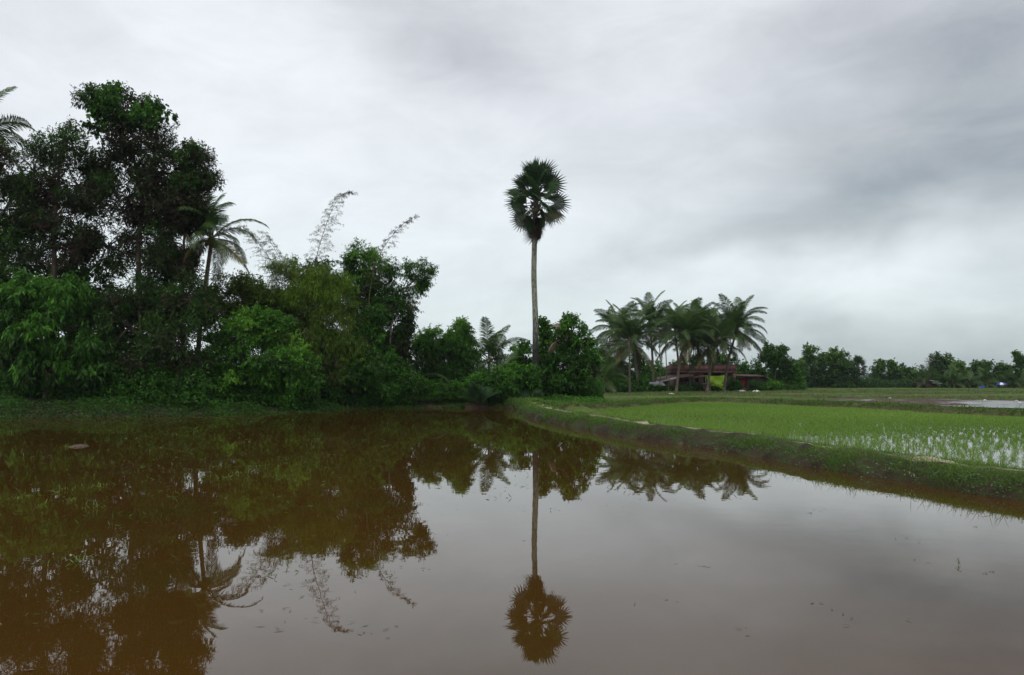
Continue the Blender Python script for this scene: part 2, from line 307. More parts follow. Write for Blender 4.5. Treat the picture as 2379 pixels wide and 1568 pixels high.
# ------------------------------------------------------------------ bunds
soil = noisemat('bund_soil', [(.32, (.018, .012, .008)), (.5, (.036, .026, .014)), (.62, (.030, .050, .010)), (.8, (.10, .075, .05))], 2.2, bump=.9, attr=(.30, .26, .17))
soil_far = noisemat('bund_turf', [(.3, (.045, .035, .018)), (.5, (.060, .065, .020)), (.7, (.075, .11, .025))], 1.6, bump=.9)
def resample(P, step):
    P = np.array(P, float); d = np.concatenate([[0], np.cumsum(np.linalg.norm(np.diff(P, axis=0), axis=1))]); n = max(2, int(d[-1]/step)+1)
    s = np.linspace(0, d[-1], n); Q = np.stack([np.interp(s, d, P[:, k]) for k in range(P.shape[1])], 1)
    for _ in range(3): Q[1:-1] = (Q[:-2]+2*Q[1:-1]+Q[2:])/4
    return Q
ALLB = []
def bund(name, pts, top, wt, wb, zb, mat, step=.35, trail=False, label=None):
    P = resample([(*p, t) for p, t in zip(pts, top)], step); T = unit(np.gradient(P[:, :2], axis=0)); Nn = np.stack([T[:, 1], -T[:, 0]], 1)
    prof = [(-wb, 0), (-(wb*.75+wt*.25), .5), (-wt, .88), (-wt*.45, 1.0), (0, 1.0), (wt*.45, 1.0), (wt, .88), ((wb*.75+wt*.25), .5), (wb, 0)]
    rows = []
    for k, (o, hh) in enumerate(prof):
        jit = rng.normal(0, .05, len(P)) if 0 < k < 8 else 0
        oz = rng.normal(0, .018, len(P))+np.sin(P[:, 0]*.9+k)*.015
        o = o*(1+.16*noise2(P[:, 0]+k*.15, P[:, 1], 1.6)) if k not in (3, 4, 5) else o+.06*noise2(P[:, 0], P[:, 1], .9)
        rows.append(np.stack([P[:, 0]+Nn[:, 0]*(o+jit), P[:, 1]+Nn[:, 1]*(o+jit), zb+(P[:, 2]-zb)*hh+oz*(hh > 0)], 1))
    V = np.stack(rows, 1).reshape(-1, 3); m = len(prof); n = len(P)
    i = np.arange(n-1)[:, None]*m; j = np.arange(m-1)[None]
    F = np.stack([i+j, i+m+j, i+m+j+1, i+j+1], -1).reshape(-1, 4)
    tn = np.zeros((n-1, m-1), np.float32); tn[:, 3:5] = 1 if trail else 0
    mb = MB(); mb.add(V, F, tn.ravel()); mb.box((*P[0][:2], zb+.05), (.1, .1, .05)); o = mb.build(name, mat, smooth=True)
    ALLB.append((P, Nn, wt, wb, zb)); return tag(o, kind='structure')
bund('earth_bund', path_pts, path_z, .36, .90, -.15, soil, trail=True)
far_c = [g2(1250, 933, .5), g2(1190, 928, .5), g2(1000, 926, .5), g2(780, 925, .5), g2(640, 925, .5)]
bund('earth_bund', far_c, [.5]*5, .45, .95, -.15, soil)
pf = [g2(1236, 930, .48), g2(1330, 938, .42), g2(1420, 935, .42), g2(1500, 930, .42), g2(1608, 924, .42), g2(1700, 925.5, .42), g2(1865, 931, .42), g2(2031, 937, .42), g2(2200, 945, .42), g2(2379, 953, .42), (30, 27)]
bund('earth_bund', pf, [.46]+[.42]*10, .45, 1.1, .0, soil_far)
def across(v0, v1, z, u0=1280, u1=2500):
    us = np.linspace(u0, u1, 14); return [g2(u, v0+(v1-v0)*(u-u0)/(u1-u0)+1.0*sin(u*.013+v0), z) for u in us]
for v0, v1, z, u0, u1 in [(914.5, 917, .52, 1310, 1900), (919, 925, .50, 1850, 2500), (909.5, 912, .60, 1330, 2500), (906.3, 908.5, .64, 1790, 2500), (904.3, 905.2, .66, 1840, 2500), (918, 916, .46, 1340, 1640)]:
    pp = across(v0, v1, z, u0, u1); bund('earth_bund', pp, [z]*14, .5, 1.2, .2, soil_far, step=1.2)

# ------------------------------------------------------------------ trees
def crown_leaves(mb, tw, lobes, nleaf, Ls, Ws, droop, puff=.36, twig=.6, per=14, tvar=.13, spread=1.0, upn=.5, twigr=.012, ntw=1.0):
    """lobes: (centre, (rx, ry, rz), tone); fills mb with leaves, tw with branches. returns puff centres"""
    vol = np.array([l[1][0]*l[1][2]+.3 for l in lobes]); vol = vol/vol.sum()
    for (c, r, tone), f in zip(lobes, vol):
        c = np.array(c); r = np.array(r); n = max(40, int(nleaf*f)); rm = min(r)
        npuff = int(np.clip(14*(r[0]*r[2]/rm**2)**.8/(puff/.36)**1.6, 8, 90))
        d = rdirs(npuff); rho = rng.uniform(.35, .92, npuff)**.7; pc = c+d*r*rho[:, None]
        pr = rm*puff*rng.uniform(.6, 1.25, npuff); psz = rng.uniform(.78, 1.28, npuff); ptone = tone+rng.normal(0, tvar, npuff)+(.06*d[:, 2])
        for k in range(npuff):
            if tw is not None and rho[k] > .3:
                a = c+(pc[k]-c)*.05; m_ = (a+pc[k])/2+rng.normal(0, .12*rm, 3)
                tw.tube([a, m_, pc[k], pc[k]+d[k]*pr[k]*.5], [rm*.022+.012, rm*.014+.009, twigr, twigr*.4], 4, cap=False)
        wgt = pr**2; wgt = wgt/wgt.sum(); ncl = max(6, int(n/per)); k = rng.choice(npuff, ncl, p=wgt)
        dd = rdirs(ncl); rr = rng.uniform(.1, 1.0, ncl)**.5
        C = pc[k]+dd*(pr[k]*rr)[:, None]*np.array([1.1, 1.1, .85]); O = unit(dd+.5*d[k]); Tt = unit(O*.8+rng.normal(0, .5, (ncl, 3))+np.array([0, 0, .25-droop*.5]))
        if tw is not None:
            for q in rng.choice(ncl, int(ncl*.12*ntw), replace=False):
                tw.tube([C[q]-Tt[q]*twig*.8, C[q]+Tt[q]*twig*.6], [twigr*.8, twigr*.3], 3, cap=False)
        idx = np.repeat(np.arange(ncl), per); nn = len(idx); t = rng.uniform(-.15, 1, nn)[:, None]
        P = C[idx]+Tt[idx]*t*twig+rng.normal(0, .09*twig*spread, (nn, 3))
        D = unit(Tt[idx]*.55+rng.normal(0, .65, (nn, 3))+np.array([0, 0, -droop])); Nv = unit(rng.normal(0, .6, (nn, 3))+np.array([0, -.25, upn]))
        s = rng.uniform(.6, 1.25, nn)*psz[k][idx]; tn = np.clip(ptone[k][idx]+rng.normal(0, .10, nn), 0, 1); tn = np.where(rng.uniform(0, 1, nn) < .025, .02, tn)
        leafq(mb, P, D, Nv, Ls*s, Ws*s, tn, droop=.1+droop*.15)
def pxlobes(lobes, Y, zs=.9):
    out = []
    for l in lobes:
        u, v, ru, rv, tone = l[:5]; dY = l[5] if len(l) > 5 else 0; y = Y+dY; k = y/FPX
        out.append((Wp(u, v, y), (ru*k, max(ru, rv*.7)*k*zs, rv*k), tone))
    return out
def tree(name, label, Y, trunk, lobes, nleaf, Ls=.16, Ws=.065, droop=.3, mat='leaf_dark', bark='bark', r0=.18, cat='tree', group=None, extra=None, stems=1, **kw):
    base = Wp(trunk[0][0], 900, Y); base[2] = float(hgt(base[0], base[1]))-.05
    root = empty(name, base); tag(root, label, cat, group)
    lb = pxlobes(lobes, Y); tb = MB(); cb = MB(); loc = base
    for s in range(stems):
        off = np.array([rng.normal(0, .35), rng.normal(0, .35), 0]) if s else np.zeros(3)
        P = [base+off]+[Wp(u, v, Y)+off*(1.5 if s else 1)+np.array([0, rng.normal(0, .1), 0]) for u, v in trunk[1:]]
        P = resample(P, .5); P[1:-1] += rng.normal(0, .025, (len(P)-2, 3))
        rr = np.linspace(r0, r0*.3, len(P))*(1 if s == 0 else .7); rr[0] *= 1.35; tb.tube(P, rr, 8)
        for c, r, t in lb[s::stems]:
            dd = np.linalg.norm(P-np.array(c)*1.0, axis=1)+np.maximum(0, P[:, 2]-c[2]+.3*r[2])*3; q = int(np.argmin(dd)); a = P[q]
            if np.linalg.norm(c-a) > .4:
                mid = a*.5+c*.5+np.array([0, 0, -.08*np.linalg.norm(c-a)])+rng.normal(0, .1, 3)
                tb.tube(resample([a, mid, c], .4), np.linspace(max(rr[q]*.6, .03), .025, len(resample([a, mid, c], .4))), 6, cap=False)
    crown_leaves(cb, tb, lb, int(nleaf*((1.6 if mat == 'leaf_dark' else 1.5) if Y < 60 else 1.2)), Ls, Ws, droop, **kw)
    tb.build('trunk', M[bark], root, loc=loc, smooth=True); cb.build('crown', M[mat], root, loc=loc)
    if extra:
        vb = MB(); crown_leaves(vb, None, pxlobes(extra['lobes'], Y), extra['n'], extra['L'], extra['W'], .8, puff=.4, twig=.3)
        tag(vb.build('vine', M['leaf_green'], root, loc=loc), extra['label'])
    return root

# --- the big grove on the left bank
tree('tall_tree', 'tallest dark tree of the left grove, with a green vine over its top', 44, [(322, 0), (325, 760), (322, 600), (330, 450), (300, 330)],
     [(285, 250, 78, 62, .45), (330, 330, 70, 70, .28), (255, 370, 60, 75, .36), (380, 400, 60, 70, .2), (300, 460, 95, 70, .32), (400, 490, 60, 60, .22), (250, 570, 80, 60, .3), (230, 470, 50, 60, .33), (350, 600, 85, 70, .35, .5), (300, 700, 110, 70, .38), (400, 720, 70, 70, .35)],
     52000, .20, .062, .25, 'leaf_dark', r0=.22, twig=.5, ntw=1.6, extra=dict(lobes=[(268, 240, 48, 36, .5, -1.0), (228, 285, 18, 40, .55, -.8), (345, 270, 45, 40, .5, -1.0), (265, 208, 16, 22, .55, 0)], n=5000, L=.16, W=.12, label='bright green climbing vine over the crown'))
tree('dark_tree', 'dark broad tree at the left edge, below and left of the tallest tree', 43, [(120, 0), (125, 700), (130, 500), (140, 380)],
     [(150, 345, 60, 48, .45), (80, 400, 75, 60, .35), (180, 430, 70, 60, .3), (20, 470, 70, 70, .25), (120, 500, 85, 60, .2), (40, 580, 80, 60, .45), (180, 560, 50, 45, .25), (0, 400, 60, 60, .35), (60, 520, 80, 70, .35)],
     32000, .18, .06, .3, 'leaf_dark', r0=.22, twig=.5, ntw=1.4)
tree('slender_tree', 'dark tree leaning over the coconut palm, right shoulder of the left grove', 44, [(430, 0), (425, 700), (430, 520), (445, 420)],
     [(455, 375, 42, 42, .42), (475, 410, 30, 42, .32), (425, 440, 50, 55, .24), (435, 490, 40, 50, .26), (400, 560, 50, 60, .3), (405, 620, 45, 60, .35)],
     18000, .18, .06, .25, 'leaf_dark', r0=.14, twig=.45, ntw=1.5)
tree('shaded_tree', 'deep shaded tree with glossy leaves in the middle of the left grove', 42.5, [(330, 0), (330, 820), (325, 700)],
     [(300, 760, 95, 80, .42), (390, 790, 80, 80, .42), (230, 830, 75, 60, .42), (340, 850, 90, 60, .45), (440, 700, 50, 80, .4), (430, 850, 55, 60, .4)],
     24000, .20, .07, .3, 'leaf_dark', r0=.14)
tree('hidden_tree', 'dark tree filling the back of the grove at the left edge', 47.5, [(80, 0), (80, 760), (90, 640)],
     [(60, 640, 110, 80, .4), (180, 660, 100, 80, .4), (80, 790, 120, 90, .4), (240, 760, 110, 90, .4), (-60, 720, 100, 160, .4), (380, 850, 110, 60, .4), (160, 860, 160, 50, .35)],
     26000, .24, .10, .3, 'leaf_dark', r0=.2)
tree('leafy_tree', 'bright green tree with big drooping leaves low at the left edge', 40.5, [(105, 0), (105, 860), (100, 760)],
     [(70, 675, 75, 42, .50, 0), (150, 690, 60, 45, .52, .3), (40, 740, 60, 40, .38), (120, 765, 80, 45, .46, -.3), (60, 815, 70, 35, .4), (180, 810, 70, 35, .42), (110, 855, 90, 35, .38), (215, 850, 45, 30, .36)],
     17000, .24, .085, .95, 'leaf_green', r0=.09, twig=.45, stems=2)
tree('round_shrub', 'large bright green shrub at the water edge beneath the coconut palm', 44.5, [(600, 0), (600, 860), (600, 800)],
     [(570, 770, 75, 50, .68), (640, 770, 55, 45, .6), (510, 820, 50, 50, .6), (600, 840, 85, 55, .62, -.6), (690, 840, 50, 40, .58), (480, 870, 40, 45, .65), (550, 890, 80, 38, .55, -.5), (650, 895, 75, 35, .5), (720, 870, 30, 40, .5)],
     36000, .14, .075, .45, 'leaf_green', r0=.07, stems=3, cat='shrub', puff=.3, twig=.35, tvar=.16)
tree('leafy_shrub', 'low green shrub with pale dry twigs left of the large bright shrub', 42, [(385, 0), (385, 890)],
     [(390, 885, 60, 35, .45), (330, 890, 45, 30, .38), (440, 890, 40, 38, .42)], 9000, .15, .06, .4, 'leaf_green', r0=.05, stems=3, cat='shrub', twig=.4)
tree('broad_tree', 'olive green tree behind the coconut palm trunk and the large shrub', 49, [(560, 0), (560, 800), (560, 720)],
     [(530, 680, 60, 45, .35), (600, 690, 60, 50, .3), (500, 740, 60, 55, .3), (580, 760, 80, 55, .25), (480, 700, 30, 50, .3), (640, 730, 50, 60, .3)],
     19000, .17, .07, .3, 'leaf_yellow', r0=.12)
tree('bamboo_thicket', 'yellow green feathery bamboo thicket in the middle of the left grove', 49, [(710, 0), (710, 760), (715, 660)],
     [(680, 650, 62, 48, .45), (750, 660, 60, 45, .55), (640, 700, 55, 50, .35), (710, 720, 70, 50, .5), (790, 690, 45, 50, .6), (770, 750, 60, 50, .55), (690, 780, 60, 45, .4), (810, 780, 45, 50, .4), (740, 800, 60, 40, .35), (700, 790, 70, 50, .4, 1.5), (640, 760, 60, 50, .35, 1.5), (760, 850, 80, 45, .35)],
     46000, .20, .034, .9, 'leaf_yellow', r0=.06, stems=5, cat='bamboo', twig=.5, puff=.34, bark='culm')
tree('dome_tree', 'dark round treetop showing over the bamboo thicket', 54, [(720, 0), (720, 700), (720, 640)],
     [(725, 628, 48, 34, .35), (760, 660, 60, 45, .35), (700, 690, 70, 60, .3), (830, 700, 60, 70, .35)], 13000, .18, .08, .3, 'leaf_green', r0=.14)
tree('upright_tree', 'green tree with a tufted top rising right of the bamboo thicket', 51, [(850, 0), (850, 760), (848, 620)],
     [(838, 590, 36, 30, .62), (872, 625, 34, 42, .65), (820, 620, 22, 32, .35), (850, 680, 52, 45, .5), (880, 720, 50, 45, .42), (845, 750, 55, 50, .4)],
     19000, .16, .05, .6, 'leaf_green', r0=.11, twig=.4, tvar=.18)
tree('airy_tree', 'open limbed tree reaching right over the water side of the grove', 51, [(905, 0), (905, 780), (915, 720), (935, 670)],
     [(905, 640, 22, 34, .35), (925, 690, 34, 34, .3), (955, 625, 20, 20, .4), (985, 632, 24, 26, .35), (965, 668, 20, 18, .3), (945, 715, 22, 22, .3), (900, 700, 26, 40, .4), (990, 655, 14, 10, .35)],
     9500, .17, .05, .6, 'leaf_green', r0=.1, bark='bark_pale', twig=.35, puff=.42, ntw=.6)
tree('dark_shrub_tree', 'almost black narrow tree at the right end of the left grove', 51.5, [(925, 0), (928, 830), (935, 770)],
     [(940, 755, 20, 30, .38), (930, 800, 26, 40, .35), (905, 780, 40, 50, .42), (925, 860, 30, 40, .3)], 10000, .17, .08, .4, 'leaf_dark', r0=.09, twig=.35)
tree('wide_shrub', 'tall deep green shrub between the bright shrub and the open limbed tree', 49.5, [(820, 0), (820, 860)],
     [(790, 830, 65, 55, .4), (850, 810, 50, 60, .48, .6), (730, 860, 45, 50, .42), (800, 885, 80, 40, .38), (870, 870, 55, 50, .35), (760, 800, 45, 45, .3, 1)],
     27000, .17, .07, .6, 'leaf_green', r0=.07, stems=3, cat='shrub', twig=.4)
tree('wide_shrub', 'low dark shrub at the far right foot of the left grove', 51, [(900, 0), (900, 890)],
     [(905, 885, 50, 30, .35), (860, 890, 40, 28, .35), (945, 890, 30, 26, .4)], 8000, .16, .07, .4, 'leaf_green', r0=.05, stems=3, cat='shrub')
tree('mango_tree', 'round mango tree standing alone left of the tall fan palm', 56, [(1042, 0), (1042, 870), (1040, 820)],
     [(1005, 790, 38, 34, .55), (1060, 785, 42, 36, .55), (1035, 830, 55, 40, .42), (1085, 825, 30, 45, .45), (990, 840, 34, 40, .35), (1045, 872, 58, 32, .35), (975, 800, 14, 18, .45), (1072, 760, 14, 16, .6)],
     24000, .22, .055, .8, 'leaf_green', r0=.14, twig=.4, puff=.32)
tree('viny_tree', 'bushy tree smothered in vines just right of the tall fan palm', 54, [(1310, 0), (1310, 860), (1310, 790)],
     [(1262, 760, 15, 26, .5), (1330, 770, 36, 34, .48), (1290, 800, 38, 38, .4), (1350, 805, 36, 38, .5), (1375, 830, 20, 40, .62, .3), (1310, 850, 55, 40, .38), (1300, 885, 60, 28, .36), (1345, 890, 45, 24, .38), (1268, 860, 35, 40, .38), (1350, 870, 36, 40, .4), (1265, 790, 18, 26, .42)],
     26000, .16, .09, .4, 'leaf_green', r0=.12, twig=.35, puff=.32, tvar=.16)
tree('small_tree', 'small green tree between the low coconut palm and the tall fan palm', 57, [(1215, 0), (1215, 840)],
     [(1215, 815, 24, 26, .5), (1200, 840, 20, 24, .5), (1238, 850, 18, 26, .4), (1230, 880, 30, 22, .4)], 6500, .16, .09, .4, 'leaf_green', r0=.07, twig=.3)
tree('vine_mound', 'low mound of vines left of the foot of the tall fan palm', 51.5, [(1170, 0), (1170, 890)],
     [(1140, 885, 45, 22, .62), (1190, 872, 40, 24, .6), (1235, 880, 30, 28, .5), (1110, 895, 36, 16, .5), (1170, 900, 60, 16, .45)], 14000, .13, .10, .4, 'leaf_green', r0=.04, stems=2, cat='shrub', twig=.3, puff=.3)
tree('low_shrub', 'low yellow green shrub on the far bank beneath the mango tree', 52, [(1010, 0), (1010, 905)],
     [(975, 898, 35, 18, .4), (1020, 903, 40, 15, .4), (1070, 905, 45, 14, .45)], 8000, .12, .06, .3, 'leaf_green', r0=.03, stems=3, cat='shrub', twig=.3)

# ------------------------------------------------------------------ palms
def frond_mesh(name, Lf, e0, bend, leaf=.62, n=46, tone=.6, wd=.045, hang=.5, mat='palm_leaf', twist=0.):
    mb = MB(); S = 24; s = np.linspace(0, 1, S); ang = R(e0)-R(bend)*s**1.5
    ds = Lf/(S-1); x = np.concatenate([[0], np.cumsum(np.cos(ang[:-1])*ds)]); z = np.concatenate([[0], np.cumsum(np.sin(ang[:-1])*ds)])
    P = np.stack([x, np.zeros(S), z], 1); mb.tube(P, np.linspace(.045, .008, S), 4, tone=.15)
    for side in (-1, 1):
        q = np.linspace(.14, .995, n)+rng.uniform(-.006, .006, n); q = np.clip(q, 0, 1)
        base = np.stack([np.interp(q, s, x), np.zeros(n), np.interp(q, s, z)], 1); a = np.interp(q, s, ang)
        T = np.stack([np.cos(a), np.zeros(n), np.sin(a)], 1); Nn = np.stack([-np.sin(a), np.zeros(n), np.cos(a)], 1)
        ll = leaf*np.sin(pi*np.clip(.16+.80*q, 0, 1))**.55*rng.uniform(.88, 1.08, n)
        D = unit(T*(.45+.5*q[:, None])+side*np.array([0, 1., 0])*(.95-.4*q[:, None])+Nn*.15+rng.normal(0, .06, (n, 3))+np.array([0, 0, -hang*.3]))
        D2 = unit(D+np.array([0, 0, -hang*1.1])+rng.normal(0, .08, (n, 3)))
        m1 = base+D*(ll*.5)[:, None]; tip = m1+D2*(ll*.5)[:, None]; Wv = T*(wd/2)
        V = np.stack([base-Wv*.5, base+Wv*.5, m1+Wv, m1-Wv, tip], 1).reshape(-1, 3); b = np.arange(n)*5
        tn = np.clip(tone+rng.normal(0, .06, n), 0, 1)
        mb.add(V, np.stack([b, b+1, b+2, b+3], 1), tn); mb.n -= 0
        F3 = np.stack([b+3, b+2, b+4, b+4], 1)  # triangle part (as tri)
        mb.add(V, np.stack([b+3, b+2, b+4], 1), tn)
    me_o = mb.build(name, M[mat]); me = me_o.data; bpy.data.objects.remove(me_o); return me
def place_part(name, me, root, loc, rot, sc=1.):
    o = bpy.data.objects.new(name, me); col.objects.link(o); o.parent = root; o.location = Vector([float(a) for a in loc]); o.rotation_euler = rot; o.scale = (sc,)*3
    return o
COCO = []
for e0, bend, tone in [(84, 50, .75), (74, 75, .7), (60, 90, .62), (46, 100, .58), (30, 100, .52), (12, 95, .48), (-8, 80, .4), (-35, 50, .22)]:
    COCO.append([frond_mesh('frond', 4.0, e0, bend+rng.uniform(-12, 12), tone=tone+.03*k, hang=.45+.12*k+max(0, (30-e0))*.004, n=84, wd=.062, leaf=.95) for k in range(2)])
def coconut(name, label, Y, cu, cv, bu, sc=1., nf=24, lean=0, group=None, r=.13, nuts=True, low=1.0, bz=None, az0=None, cat='palm'):
    top = Wp(cu, cv, Y); base = Wp(bu, 900, Y); base[2] = float(hgt(base[0], base[1]))-.05
    root = empty(name, base); tag(root, label, cat, group)
    H = top[2]-base[2]
    if H > .8:
        mid = base+np.array([(top[0]-base[0])*.35, 0, H*.5]); P = resample([base, mid, top-np.array([0, 0, .1])], .25); tb = MB()
        rr = r*(1-.25*np.linspace(0, 1, len(P)))*(1+.06*(np.arange(len(P)) % 2)); rr[0] *= 1.7; rr[1] *= 1.3
        tb.tube(P, rr, 8); tb.build('trunk', M['palm_bark'], root, loc=base)
    a0 = rng.uniform(0, 6.28) if az0 is None else az0
    for k in range(nf):
        t = k/(nf-1); row = min(7, int(t**.9*7.99*low)); v = COCO[row][k % 2]
        a = a0+k*2.39996+rng.normal(0, .12)
        place_part('frond', v, root, top-base+np.array([cos(a)*.08, sin(a)*.08, .15-.3*t]), (rng.normal(0, .45), rng.normal(0, .07), a), sc*rng.uniform(.86, 1.06))
    if nuts:
        nb = MB(); nb.tube([top-base+np.array([0, 0, z]) for z in (.1, -.15, -.4, -.6)], [.1, .24, .24, .08], 8, tone=.2)
        for k in range(9):
            a = rng.uniform(0, 6.28); c = top-base+np.array([cos(a)*.28, sin(a)*.28, -.35+rng.uniform(-.15, .15)])
            nb.tube([c+np.array([0, 0, .12]), c+np.array([0, 0, .07]), c, c-np.array([0, 0, .07]), c-np.array([0, 0, .12])], [.03, .09, .115, .09, .02], 7, tone=.3)
        nb.build('coconut_bunch', M['nut'], root)
    return root
M['nut'] = noisemat('coconut_husk', [(.3, (.06, .07, .02)), (.7, (.14, .12, .04))], 4)
coconut('coconut_palm', 'leaning coconut palm rising out of the right side of the left grove', 45, 492, 552, 452, .84, 24, nuts=True, r=.15)
coconut('coconut_palm', 'coconut palm cut off by the left edge of the photo', 47, -62, 325, -70, 1.0, 24, r=.15)
coconut('coconut_palm', 'pale coconut palm half hidden behind the tallest tree', 50, 400, 470, 395, .95, 18, r=.13)
coconut('coconut_palm', 'low coconut palm between the mango tree and the tall fan palm', 59, 1135, 838, 1140, .85, 20, r=.13, nuts=False)
coconut('coconut_palm', 'young coconut palm with yellowed stalks in front of the low palm', 54.5, 1160, 885, 1162, .6, 11, low=.75, nuts=False)
coconut('coconut_palm', 'young coconut palm between the left grove and the mango tree', 55, 955, 885, 955, .95, 12, low=.8, nuts=False)
CG = 'coconut palms around the pink house'
for cu, cv, bu, Y, sc, nf, lab in [
    (1436, 766, 1448, 93, 1.0, 28, 'leftmost coconut palm of the group by the pink house'),
    (1469, 792, 1484, 86, 1.15, 32, 'big low crowned coconut palm in front, left of the pink house'),
    (1510, 748, 1519, 95, .95, 28, 'tallest coconut palm left of the pink house, rising behind the low crowned one'),
    (1566, 752, 1580, 99, .9, 26, 'coconut palm standing behind the yellow fronded one over the house'),
    (1592, 780, 1571, 85, 1.12, 32, 'coconut palm with yellow hanging fronds before the middle of the pink house'),
    (1618, 755, 1625, 97, .9, 26, 'coconut palm behind the roof of the pink house, left of the green tarp'),
    (1642, 762, 1650, 101, 1.0, 18, 'coconut palm with few upright fronds above the green tarp'),
    (1663, 795, 1643, 86, 1.1, 30, 'coconut palm with a slanting trunk in front of the green tarp'),
    (1711, 766, 1681, 88, 1.05, 32, 'rightmost and widest coconut palm of the group, right of the green tarp')]:
    coconut('coconut_palm', lab, Y, cu, cv, bu, sc, nf, group=CG, r=.15)
coconut('coconut_palm', 'young trunkless coconut palm left of the group by the pink house', 80, 1402, 888, 1402, .85, 12, low=.8, nuts=False)
coconut('coconut_palm', 'young coconut palm in the gap beside the viny tree', 90, 1425, 850, 1428, .9, 14, low=.8, nuts=False)
# areca palms: thin stems with a small crown
ARE = [frond_mesh('frond', 1.7, e, b, leaf=.5, n=40, wd=.09, tone=.55, hang=.3) for e, b in [(80, 60), (60, 80), (35, 90), (5, 70)]]
for cu, cv, bu, Y, lab in [(1531, 750, 1534, 92, 'slim areca palm between the tallest palm and the house'), (1546, 795, 1549, 93, 'short slim areca palm at the left corner of the pink house'),
                           (1600, 800, 1603, 90, 'thin areca stem before the middle of the pink house wall'), (1611, 790, 1612, 91, 'thin areca stem left of the porch posts'), (1622, 795, 1627, 90.5, 'thin areca stem beside the green tarp')]:
    top = Wp(cu, cv, Y); base = Wp(bu, 900, Y); base[2] = float(hgt(base[0], base[1]))-.05
    root = empty('areca_palm', base); tag(root, lab, 'palm', 'areca palms around the pink house')
    tb = MB(); tb.tube(resample([base, (base+top)/2+np.array([.04, 0, 0]), top], .5), .055, 6); tb.build('trunk', M['palm_bark'], root, loc=base)
    for k in range(10): place_part('frond', ARE[min(3, k*4//10)], root, top-base, (rng.normal(0, .2), 0, k*2.4), rng.uniform(.85, 1.1))

# fan palm (palmyra)
def fan_mesh(name, lp, Rf, tone, seg=25, span=280, mat='fan_leaf', sag=.25, cup=.25, pr=.035):
    mb = MB(); P = np.stack([np.linspace(0, lp, 8), np.zeros(8), -.06*lp*np.linspace(0, 1, 8)**2], 1); mb.tube(P, np.linspace(pr, pr*.55, 8), 5, tone=.28)
    c = P[-1]; a = np.linspace(-R(span/2), R(span/2), seg); da = R(span)/seg*.50; V = []; F = []; T = []
    for k, t in enumerate(a):
        rr = Rf*(1-.22*(abs(t)/R(span/2))**2)*rng.uniform(.93, 1.05); m = .55
        def pt(ang, r, zz): return c+np.array([cos(ang)*r, sin(ang)*r, zz+cup*abs(sin(ang))*r-sag*r*r/Rf])
        b = len(V); V += [c, pt(t-da, rr*m, -.02), pt(t, rr*m, .035), pt(t+da, rr*m, -.02), pt(t+rng.normal(0, .03), rr, rng.uniform(-.12, .02))]
        F += [[b, b+1, b+2], [b, b+2, b+3], [b+1, b+4, b+2], [b+2, b+4, b+3]]; T += [tone+rng.normal(0, .05)]*4
    mb.add(V, F, np.clip(T, 0, 1)); o = mb.build(name, M[mat]); me = o.data; bpy.data.objects.remove(o); return me
FAN = [fan_mesh('frond', 1.15, 1.08, t, sag=s, cup=c) for t, s, c in [(.7, .15, .3), (.6, .25, .2), (.55, .3, .35), (.5, .4, .1)]]
FANOLD = [fan_mesh('frond', 1.1, 1.0, .34, sag=.3, cup=-.1), fan_mesh('frond', 1.05, 1.0, .48, sag=.25, cup=0)]
FDEAD = [fan_mesh('dead_frond', .65, .85, .02, sag=.6, cup=-.5, span=200), fan_mesh('dead_frond', .6, .9, .1, sag=.5, cup=-.4, span=160)]
